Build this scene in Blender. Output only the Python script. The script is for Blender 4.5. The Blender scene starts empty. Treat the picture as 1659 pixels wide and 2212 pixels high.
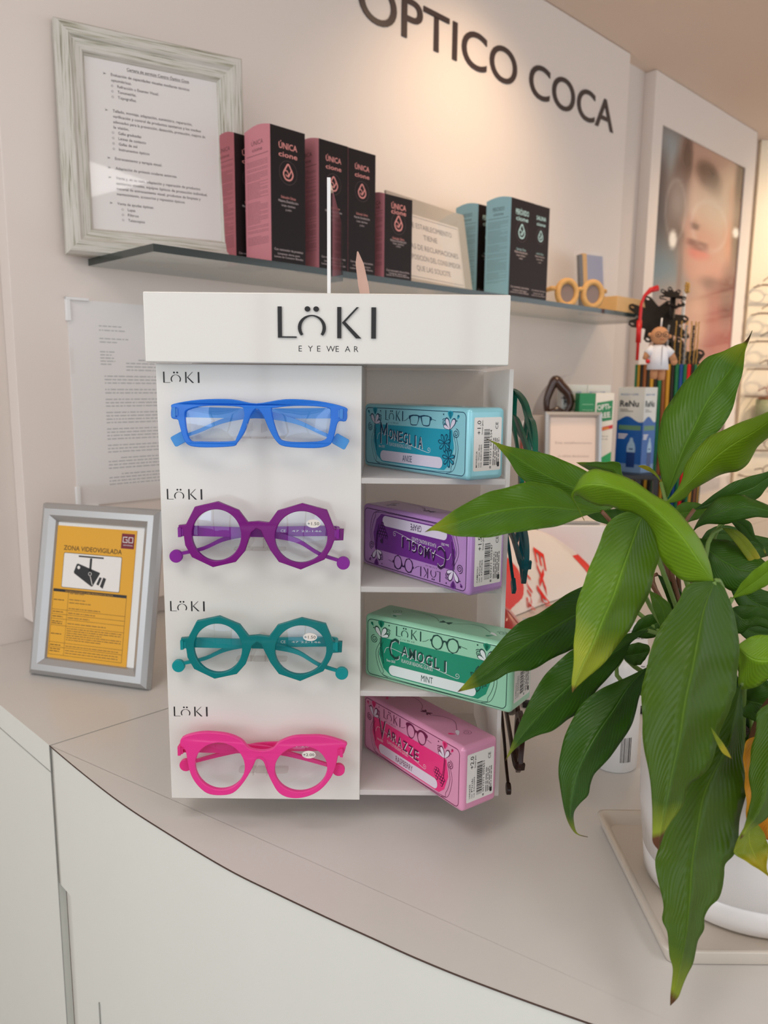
import bpy, math, random
from mathutils import Vector, Matrix
random.seed(7)
SC = bpy.context.scene
COL = SC.collection
PI = math.pi

# ------------------------------------------------------------------ camera
TILT = math.radians(9.35); ROLL = .010
cd = bpy.data.cameras.new('camera'); cam = bpy.data.objects.new('camera', cd); COL.objects.link(cam)
cd.sensor_fit = 'HORIZONTAL'; cd.sensor_width = 36.; cd.lens = 36.*1680./1659.
cd.clip_start = .02; cd.clip_end = 60
cd.dof.use_dof = True; cd.dof.focus_distance = .62; cd.dof.aperture_fstop = 13
Rv = Vector((1, 0, 0)); Uv = Vector((0, math.sin(TILT), math.cos(TILT))); Fv = Vector((0, math.cos(TILT), -math.sin(TILT)))
cx = math.cos(ROLL)*Rv + math.sin(ROLL)*Uv; cy = -math.sin(ROLL)*Rv + math.cos(ROLL)*Uv
mw = Matrix((cx, cy, -Fv)).transposed().to_4x4(); mw.translation = (0, 0, .38)
cam.matrix_world = mw
SC.camera = cam

# ------------------------------------------------------------------ light
SC.view_settings.view_transform = 'Standard'; SC.view_settings.look = 'None'
SC.view_settings.gamma = 1; SC.view_settings.use_curve_mapping = False
SC.view_settings.exposure = 0.06
W = bpy.data.worlds.new('world'); SC.world = W; W.use_nodes = True
bg = W.node_tree.nodes['Background']; bg.inputs[0].default_value = (.90, .96, 1.02, 1); bg.inputs[1].default_value = 1.45

def aim(o, tgt):
    d = Vector(tgt) - o.location
    o.rotation_euler = d.to_track_quat('-Z', 'Y').to_euler()

def area(name, loc, tgt, sx, sy, power, color):
    l = bpy.data.lights.new(name, 'AREA'); l.shape = 'RECTANGLE'; l.size = sx; l.size_y = sy
    l.energy = power; l.color = color
    o = bpy.data.objects.new(name, l); COL.objects.link(o); o.location = loc; aim(o, tgt); return o

def spot(name, loc, tgt, power, color, ang=70, blend=.8, rad=.035):
    l = bpy.data.lights.new(name, 'SPOT'); l.energy = power; l.color = color
    l.spot_size = math.radians(ang); l.spot_blend = blend; l.shadow_soft_size = rad
    o = bpy.data.objects.new(name, l); COL.objects.link(o); o.location = loc; aim(o, tgt); return o

W0 = Vector((-.5547, 1.08, 0)); DD = Vector((.70711, .70711, 0)); NN = Vector((.70711, -.70711, 0))
def at(s, n, z): return W0 + DD*s + NN*n + Vector((0, 0, z))
WR = math.radians(45)   # rotation of things that stand parallel to the back wall

area('added_daylight_fill_left', (-1.7, -1.1, .9), (-.1, .7, .1), 1.3, 1.5, 15, (.86, .95, 1.0))  # fill light added inside the room, standing in for assumed window daylight
area('added_daylight_fill_right', (1.2, -2.2, .8), (.2, .6, .1), .9, 1.6, 7, (.93, .97, 1.0))  # second fill added behind camera on the right; no door is built
area('assumed_ceiling_panel_light', (-.5, -.1, 1.24), (-.5, -.1, 0), .6, .6, 6, (1.0, .96, .94))  # ceiling panel assumed out of view, added to lift wall and counter
area('assumed_ceiling_panel_light', (.7, -.5, 1.24), (.7, -.5, 0), .6, .6, 6, (1.0, .96, .94))  # second assumed panel, likewise out of view
spot('assumed_wall_downlight', at(.95, .42, 1.235), at(.98, .0, .62), 12.5, (1.0, .70, .44), 100, 1.0)  # lamp out of view, assumed from the warm patch on the sign board
spot('assumed_poster_downlight', at(2.1, .5, 1.235), at(2.0, .1, .1), 14, (1.0, .70, .44), 110, 1.0)  # assumed spot out of view, warming the poster end of the wall
spot('assumed_eyewear_wall_downlight', (1.75, 2.3, 1.235), (1.75, 2.95, .5), 42, (1.0, .76, .50), 120, 1.0)  # assumed spot out of view, for the bright cream display panel
spot('assumed_counter_downlight', (.55, 1.35, 1.235), (.45, 1.55, 0), 10, (1.0, .74, .50), 95, 1.0)  # assumed spot out of view, warming the bag and far counter

# ------------------------------------------------------------------ materials
def lin(c):
    return tuple(((v/12.92) if v <= .04045 else ((v+.055)/1.055)**2.4) for v in [x/255. for x in c])
MATS = {}
def mat(name, rgb, rough=.5, metal=0., spec=.5, trans=0., ior=1.45, coat=0., alpha=1., emit=0., bump=None, vary=None):
    if name in MATS: return MATS[name]
    m = bpy.data.materials.new(name); m.use_nodes = True; nt = m.node_tree; b = nt.nodes['Principled BSDF']
    c = lin(rgb)
    b.inputs['Base Color'].default_value = (*c, 1); b.inputs['Roughness'].default_value = rough
    b.inputs['Metallic'].default_value = metal; b.inputs['Specular IOR Level'].default_value = spec
    b.inputs['Transmission Weight'].default_value = trans; b.inputs['IOR'].default_value = ior
    b.inputs['Coat Weight'].default_value = coat; b.inputs['Coat Roughness'].default_value = .05
    b.inputs['Alpha'].default_value = alpha
    if emit: b.inputs['Emission Color'].default_value = (*c, 1); b.inputs['Emission Strength'].default_value = emit
    N = nt.nodes; L = nt.links
    if vary or bump:
        tc = N.new('ShaderNodeTexCoord')
    if vary:                       # (scale, amount) slight natural tone variation
        no = N.new('ShaderNodeTexNoise'); no.inputs['Scale'].default_value = vary[0]; no.inputs['Detail'].default_value = 4
        L.new(tc.outputs['Object'], no.inputs['Vector'])
        mx = N.new('ShaderNodeMixRGB'); mx.blend_type = 'MIX'
        mx.inputs[1].default_value = (*[max(0, v*(1-vary[1])) for v in c], 1); mx.inputs[2].default_value = (*[min(1, v*(1+vary[1])) for v in c], 1)
        L.new(no.outputs['Fac'], mx.inputs[0]); L.new(mx.outputs[0], b.inputs['Base Color'])
    if bump:                       # (scale, strength)
        n2 = N.new('ShaderNodeTexNoise'); n2.inputs['Scale'].default_value = bump[0]; n2.inputs['Detail'].default_value = 3
        L.new(tc.outputs['Object'], n2.inputs['Vector'])
        bp = N.new('ShaderNodeBump'); bp.inputs['Strength'].default_value = bump[1]; bp.inputs['Distance'].default_value = .002
        L.new(n2.outputs['Fac'], bp.inputs['Height']); L.new(bp.outputs[0], b.inputs['Normal'])
    MATS[name] = m; return m

def clear(name, rgb=(255, 255, 255), rough=.02, refl=1.0):
    """thin clear sheet: mostly see-through with a fresnel reflection"""
    if name in MATS: return MATS[name]
    m = bpy.data.materials.new(name); m.use_nodes = True; nt = m.node_tree; N = nt.nodes; L = nt.links
    for n in list(N): N.remove(n)
    o = N.new('ShaderNodeOutputMaterial'); t = N.new('ShaderNodeBsdfTransparent'); g = N.new('ShaderNodeBsdfGlossy')
    f = N.new('ShaderNodeFresnel'); f.inputs[0].default_value = 1.45
    t.inputs[0].default_value = (*lin(rgb), 1); g.inputs['Roughness'].default_value = rough
    g.inputs[0].default_value = (*(refl if isinstance(refl, tuple) else (refl,)*3), 1)
    ge = N.new('ShaderNodeNewGeometry'); k1 = N.new('ShaderNodeMath'); k1.operation = 'SUBTRACT'; k1.inputs[0].default_value = 1; L.new(ge.outputs['Backfacing'], k1.inputs[1])
    k2 = N.new('ShaderNodeMath'); k2.operation = 'MULTIPLY'; L.new(f.outputs[0], k2.inputs[0]); L.new(k1.outputs[0], k2.inputs[1])
    x = N.new('ShaderNodeMixShader'); L.new(k2.outputs[0], x.inputs[0]); L.new(t.outputs[0], x.inputs[1]); L.new(g.outputs[0], x.inputs[2])
    L.new(x.outputs[0], o.inputs[0]); MATS[name] = m; return m

def tinted(name, rgb, mixt=.35, rough=.25):
    """matt translucent spectacle plastic"""
    if name in MATS: return MATS[name]
    m = bpy.data.materials.new(name); m.use_nodes = True; nt = m.node_tree; N = nt.nodes; L = nt.links
    b = N['Principled BSDF']; o = N['Material Output']; c = lin(rgb)
    b.inputs['Base Color'].default_value = (*c, 1); b.inputs['Roughness'].default_value = rough; b.inputs['Specular IOR Level'].default_value = .5
    t = N.new('ShaderNodeBsdfTransparent'); t.inputs[0].default_value = (*[v**.6 for v in c], 1)
    tl = N.new('ShaderNodeBsdfTranslucent'); tl.inputs[0].default_value = (*c, 1)
    a = N.new('ShaderNodeMixShader'); a.inputs[0].default_value = .25
    L.new(b.outputs[0], a.inputs[1]); L.new(tl.outputs[0], a.inputs[2])
    x = N.new('ShaderNodeMixShader'); x.inputs[0].default_value = mixt
    L.new(a.outputs[0], x.inputs[1]); L.new(t.outputs[0], x.inputs[2]); L.new(x.outputs[0], o.inputs[0])
    MATS[name] = m; return m

M = {}
M['wall'] = mat('wall_paint', (216, 206, 199), .75, vary=(2, .02))
M['board'] = mat('board_white', (225, 215, 208), .55, vary=(3, .015))
M['ceiling'] = mat('ceiling_paint', (222, 204, 190), .9, vary=(2, .03))
M['floor'] = mat('floor_tile', (150, 140, 130), .5, vary=(3, .05))
M['lam'] = mat('worktop_laminate', (209, 206, 202), .33, spec=.5, vary=(60, .012))
M['lamf'] = mat('cabinet_laminate', (222, 223, 216), .42, vary=(40, .01))
M['seam'] = mat('dark_joint', (70, 52, 44), .7)
M['acr'] = mat('white_acrylic', (219, 216, 210), .09, coat=.4)
M['acr2'] = mat('white_acrylic_satin', (222, 219, 214), .25)
M['black'] = mat('black_plastic', (22, 20, 20), .35)
M['ink'] = mat('black_print', (28, 26, 28), .4)
M['letter'] = mat('brown_black_letters', (62, 50, 50), .35)
M['glassedge'] = mat('glass_edge_green', (34, 46, 44), .15, coat=.5)
M['paper'] = mat('white_paper', (226, 222, 220), .7)
M['txt'] = mat('grey_print', (96, 92, 92), .7)
M['silver'] = mat('satin_aluminium', (182, 182, 182), .36, metal=.75)
M['whiteplastic'] = mat('white_plastic', (232, 232, 232), .3)
M['pot'] = mat('white_ceramic', (226, 222, 220), .22, coat=.3)
M['tray'] = mat('cream_melamine', (203, 194, 182), .3)
M['clear'] = clear('clear_acrylic')
M['lens'] = clear('lens_coated', (246, 249, 250), .01, (1.3, 1.55, 2.1))
M['gold'] = mat('gold_metal', (212, 170, 96), .3, metal=.9)
M['red'] = mat('red_plastic', (205, 28, 30), .35)

# ------------------------------------------------------------------ mesh builder
class MB:
    def __init__(s): s.v = []; s.f = []; s.m = []; s.mats = []; s.sm = []; s.uv = None
    def mi(s, m):
        if m not in s.mats: s.mats.append(m)
        return s.mats.index(m)
    def add(s, V, F, m, smooth=False):
        k = len(s.v); s.v += [tuple(p) for p in V]; i = s.mi(m)
        for f in F: s.f.append(tuple(a+k for a in f)); s.m.append(i); s.sm.append(smooth)
    def box(s, x0, y0, z0, x1, y1, z1, m):
        V = [(x0, y0, z0), (x1, y0, z0), (x1, y1, z0), (x0, y1, z0), (x0, y0, z1), (x1, y0, z1), (x1, y1, z1), (x0, y1, z1)]
        s.add(V, [(0, 3, 2, 1), (4, 5, 6, 7), (0, 1, 5, 4), (1, 2, 6, 5), (2, 3, 7, 6), (3, 0, 4, 7)], m)
    def prism(s, poly, z0, z1, m, smooth=False, mtop=None):
        n = len(poly); V = [(x, y, z0) for x, y in poly] + [(x, y, z1) for x, y in poly]
        s.add(V, [(i, (i+1) % n, n+(i+1) % n, n+i) for i in range(n)], m, smooth)
        s.add(V[n:], [tuple(range(n))], mtop or m); s.add(V[:n], [tuple(range(n-1, -1, -1))], m)
    def tube(s, P, r, m, n=8, cap=True):
        P = [Vector(p) for p in P]; rr = r if isinstance(r, (list, tuple)) else [r]*len(P)
        V = []; up = None
        for i, p in enumerate(P):
            d = (P[min(i+1, len(P)-1)] - P[max(i-1, 0)]).normalized()
            if up is None:
                up = d.orthogonal().normalized()
            up = (up - d*up.dot(d)).normalized(); w = d.cross(up)
            for k in range(n):
                a = 2*PI*k/n; V.append(p + (up*math.cos(a) + w*math.sin(a))*rr[i])
        F = [(i*n+k, i*n+(k+1) % n, (i+1)*n+(k+1) % n, (i+1)*n+k) for i in range(len(P)-1) for k in range(n)]
        if cap: F += [tuple(range(n-1, -1, -1)), tuple((len(P)-1)*n+k for k in range(n))]
        s.add(V, F, m, True)
    def lathe(s, prof, m, n=32, c=(0, 0), sx=1., sy=1.):
        V = []
        for r, z in prof:
            for k in range(n): V.append((c[0]+r*sx*math.cos(2*PI*k/n), c[1]+r*sy*math.sin(2*PI*k/n), z))
        F = [(i*n+k, i*n+(k+1) % n, (i+1)*n+(k+1) % n, (i+1)*n+k) for i in range(len(prof)-1) for k in range(n)]
        s.add(V, F, m, True)
    def ball(s, c, r, m, n=14, sx=1, sy=1, sz=1):
        V = []; F = []
        for i in range(n+1):
            t = PI*i/n
            for k in range(2*n):
                a = PI*k/n; V.append((c[0]+r*sx*math.sin(t)*math.cos(a), c[1]+r*sy*math.sin(t)*math.sin(a), c[2]+r*sz*math.cos(t)))
        for i in range(n):
            for k in range(2*n): F.append((i*2*n+k, (i+1)*2*n+k, (i+1)*2*n+(k+1) % (2*n), i*2*n+(k+1) % (2*n)))
        s.add(V, F, m, True)
    def mesh(s, name):
        me = bpy.data.meshes.new(name); me.from_pydata(s.v, [], s.f)
        for m in s.mats: me.materials.append(m)
        me.polygons.foreach_set('material_index', s.m); me.polygons.foreach_set('use_smooth', s.sm)
        me.update(); return me

def ob(name, mb, parent=None, bevel=0, loc=None, rot=None, seg=2):
    me = mb.mesh(name) if isinstance(mb, MB) else mb
    o = bpy.data.objects.new(name, me); COL.objects.link(o)
    if parent: o.parent = parent
    if loc: o.location = loc
    if rot: o.rotation_euler = rot
    if bevel:
        b = o.modifiers.new('bevel', 'BEVEL'); b.width = bevel; b.segments = seg; b.limit_method = 'ANGLE'; b.angle_limit = math.radians(40)
        b.harden_normals = False
        for p in me.polygons: p.use_smooth = True
        w = o.modifiers.new('wn', 'WEIGHTED_NORMAL'); w.keep_sharp = False
    return o
def tag(o, label, cat, group=None):
    o['label'] = label; o['category'] = cat
    if group: o['group'] = group
    return o
def thing(name, label, cat, loc=(0, 0, 0), rz=0, group=None, rot=None):
    o = bpy.data.objects.new(name, None); COL.objects.link(o); o.empty_display_size = .02
    o.location = loc; o.rotation_euler = rot or (0, 0, rz); return tag(o, label, cat, group)
def struct(o): o['kind'] = 'structure'; return o

# --- flat artwork: curves with holes and text, all turned into meshes
def fill2d(splines, ext=0., bev=0., res=2):
    cu = bpy.data.curves.new('tmp', 'CURVE'); cu.dimensions = '2D'; cu.fill_mode = 'BOTH'
    cu.extrude = ext; cu.bevel_depth = bev; cu.bevel_resolution = res
    for pts in splines:
        sp = cu.splines.new('POLY'); sp.points.add(len(pts)-1)
        for i, p in enumerate(pts): sp.points[i].co = (p[0], p[1], 0, 1)
        sp.use_cyclic_u = True
    return c2m(cu)
def c2m(cu):
    o = bpy.data.objects.new('tmp', cu); COL.objects.link(o)
    dg = bpy.context.evaluated_depsgraph_get(); dg.update()
    me = bpy.data.meshes.new_from_object(o.evaluated_get(dg))
    V = [tuple(v.co) for v in me.vertices]; F = [tuple(p.vertices) for p in me.polygons]
    bpy.data.objects.remove(o); bpy.data.meshes.remove(me)
    return V, F
TC = {}
def text2d(t, res=3, off=0.):
    k = (t, res, off)
    if k not in TC:
        cu = bpy.data.curves.new('tmp', 'FONT'); cu.body = t; cu.size = 1.; cu.resolution_u = res; cu.offset = off
        V, F = c2m(cu)
        xs = [v[0] for v in V] or [0, 1]; TC[k] = (V, F, min(xs), max(xs))
    return TC[k]
CAP = .729
def smooth(pts, n=6, closed=True):
    P = [Vector((p[0], p[1])) for p in pts]; L = len(P); out = []
    for i in range(L if closed else L-1):
        g = (lambda j: P[j % L]) if closed else (lambda j: P[max(0, min(L-1, j))])
        a, b, c, d = g(i-1), g(i), g(i+1), g(i+2)
        for k in range(n):
            t = k/n; out.append(.5*((2*b)+(-a+c)*t+(2*a-5*b+4*c-d)*t*t+(-a+3*b-3*c+d)*t**3))
    if not closed: out.append(P[-1])
    return [(p.x, p.y) for p in out]
def circ(cx, cy, rx, ry=None, n=24, a0=0, a1=2*PI):
    ry = ry or rx; full = abs(a1-a0-2*PI) < 1e-6
    return [(cx+rx*math.cos(a0+(a1-a0)*k/(n if full else n-1)), cy+ry*math.sin(a0+(a1-a0)*k/(n if full else n-1))) for k in range(n)]
def rrect(x0, y0, x1, y1, r, n=5):
    o = []
    for cx, cy, a in ((x1-r, y0+r, -PI/2), (x1-r, y1-r, 0), (x0+r, y1-r, PI/2), (x0+r, y0+r, PI)):
        o += [(cx+r*math.cos(a+PI/2*k/n), cy+r*math.sin(a+PI/2*k/n)) for k in range(n+1)]
    return o
class Ink:
    """flat print on a plane: origin O, right U, up V; layer k lies k*0.06 mm proud"""
    def __init__(s, O, U, V): s.O = Vector(O); s.U = Vector(U).normalized(); s.V = Vector(V).normalized(); s.N = s.U.cross(s.V); s.mb = MB(); s.k = 2
    def P(s, x, y, k=None): return s.O + s.U*x + s.V*y + s.N*((s.k if k is None else k)*.00008)
    def raw(s, V, F, m):
        s.mb.add([s.P(v[0], v[1]) for v in V], F, m)
    def poly(s, pts, m, holes=()):
        V, F = fill2d([pts]+list(holes)); s.raw(V, F, m)
    def rect(s, x0, y0, x1, y1, m): s.raw([(x0, y0), (x1, y0), (x1, y1), (x0, y1)], [(0, 1, 2, 3)], m)
    def line(s, pts, w, m, closed=False):
        P = [Vector((p[0], p[1])) for p in pts]; n = len(P); V = []
        for i, p in enumerate(P):
            a = P[(i-1) % n] if closed else P[max(i-1, 0)]; b = P[(i+1) % n] if closed else P[min(i+1, n-1)]
            d = (b-a); d = d.normalized() if d.length > 1e-9 else Vector((1, 0)); q = Vector((-d.y, d.x))*w/2
            V += [p+q, p-q]
        F = [(2*i, 2*i+1, (2*i+3) % (2*n), (2*i+2) % (2*n)) for i in range(n if closed else n-1)]
        s.raw([(v.x, v.y) for v in V], F, m)
    def text(s, t, x, y, h, m, align='l', w=None, rot=0, res=2, off=0., sx=1., shear=0., arc=None):
        V, F, a, b = text2d(t, res, off); sc = h/CAP; k = sc*sx
        if w: k = w/max(b-a, 1e-6)
        wd = (b-a)*k; ox = {'l': 0, 'c': -wd/2, 'r': -wd}[align]
        c, q = math.cos(rot), math.sin(rot); out = []
        for v in V:
            u0 = (v[0]-a)*k+ox; v0 = v[1]*sc; u0 += v0*shear
            if arc: v0 += arc(u0)
            out.append((x+u0*c-v0*q, y+u0*q+v0*c))
        s.raw(out, F, m); return wd
    def scribble(s, x0, x1, y, h, m, rnd=random):
        """a line of print too small to read"""
        x = x0
        while x < x1:
            w = rnd.uniform(.8, 4.2)*h; w = min(w, x1-x); s.rect(x, y, x+w, y+h*.55, m); x += w+h*.55
    def done(s, name, parent, smooth=False):
        o = ob(name, s.mb, parent); return o

# the arch-and-stroke eyewear logotype, drawn in a 3.05 x 1 box
def loki(ink, x, y, h, m, w=None):
    k = (w or h*3.02)/3.02
    def X(p): return [(x+a*k, y+b*h) for a, b in p]
    ink.poly(X([(0, 0), (.0, 1), (.12, 1), (.12, .045), (.56, .045), (.56, 0)]), m)
    o = []; i = []
    for j in range(25):
        a = math.radians(-38 + 256*j/24); t = .045+.055*abs(math.cos(a))
        o.append((1.02+.42*math.cos(a), .33+.42*math.sin(a)*.98)); i.append((1.02+(.42-t)*math.cos(a), .33+(.42-t*.8)*math.sin(a)*.98))
    ink.poly(X([(p[0], max(p[1], 0)) for p in o+i[::-1]]), m)
    for dx in (-.13, .13): ink.poly(X(circ(1.02+dx, .93, .085, .085, 14)), m)
    ink.poly(X([(1.78, 0), (1.78, 1), (1.90, 1), (1.90, 0)]), m)
    ink.poly(X([(1.92, .5), (2.36, 1), (2.42, 1), (2.02, .53), (2.50, 0), (2.34, 0)]), m)
    ink.poly(X([(2.80, 0), (2.80, 1), (2.94, 1), (2.94, 0)]), m)
def milky(name, rgb, rough, f):
    """white acrylic sheet that lets some light through"""
    m = mat(name, rgb, rough); nt = m.node_tree; N = nt.nodes; L = nt.links; b = N['Principled BSDF']; o = N['Material Output']
    tl = N.new('ShaderNodeBsdfTranslucent'); tl.inputs[0].default_value = (*lin(rgb), 1); x = N.new('ShaderNodeMixShader'); x.inputs[0].default_value = f
    L.new(b.outputs[0], x.inputs[1]); L.new(tl.outputs[0], x.inputs[2]); L.new(x.outputs[0], o.inputs[0]); return m
M['acr2'] = milky('white_acrylic_milky', (244, 242, 240), .22, .6)
SC.cycles.diffuse_bounces = 8; SC.cycles.max_bounces = 14; SC.cycles.transparent_max_bounces = 24
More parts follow.
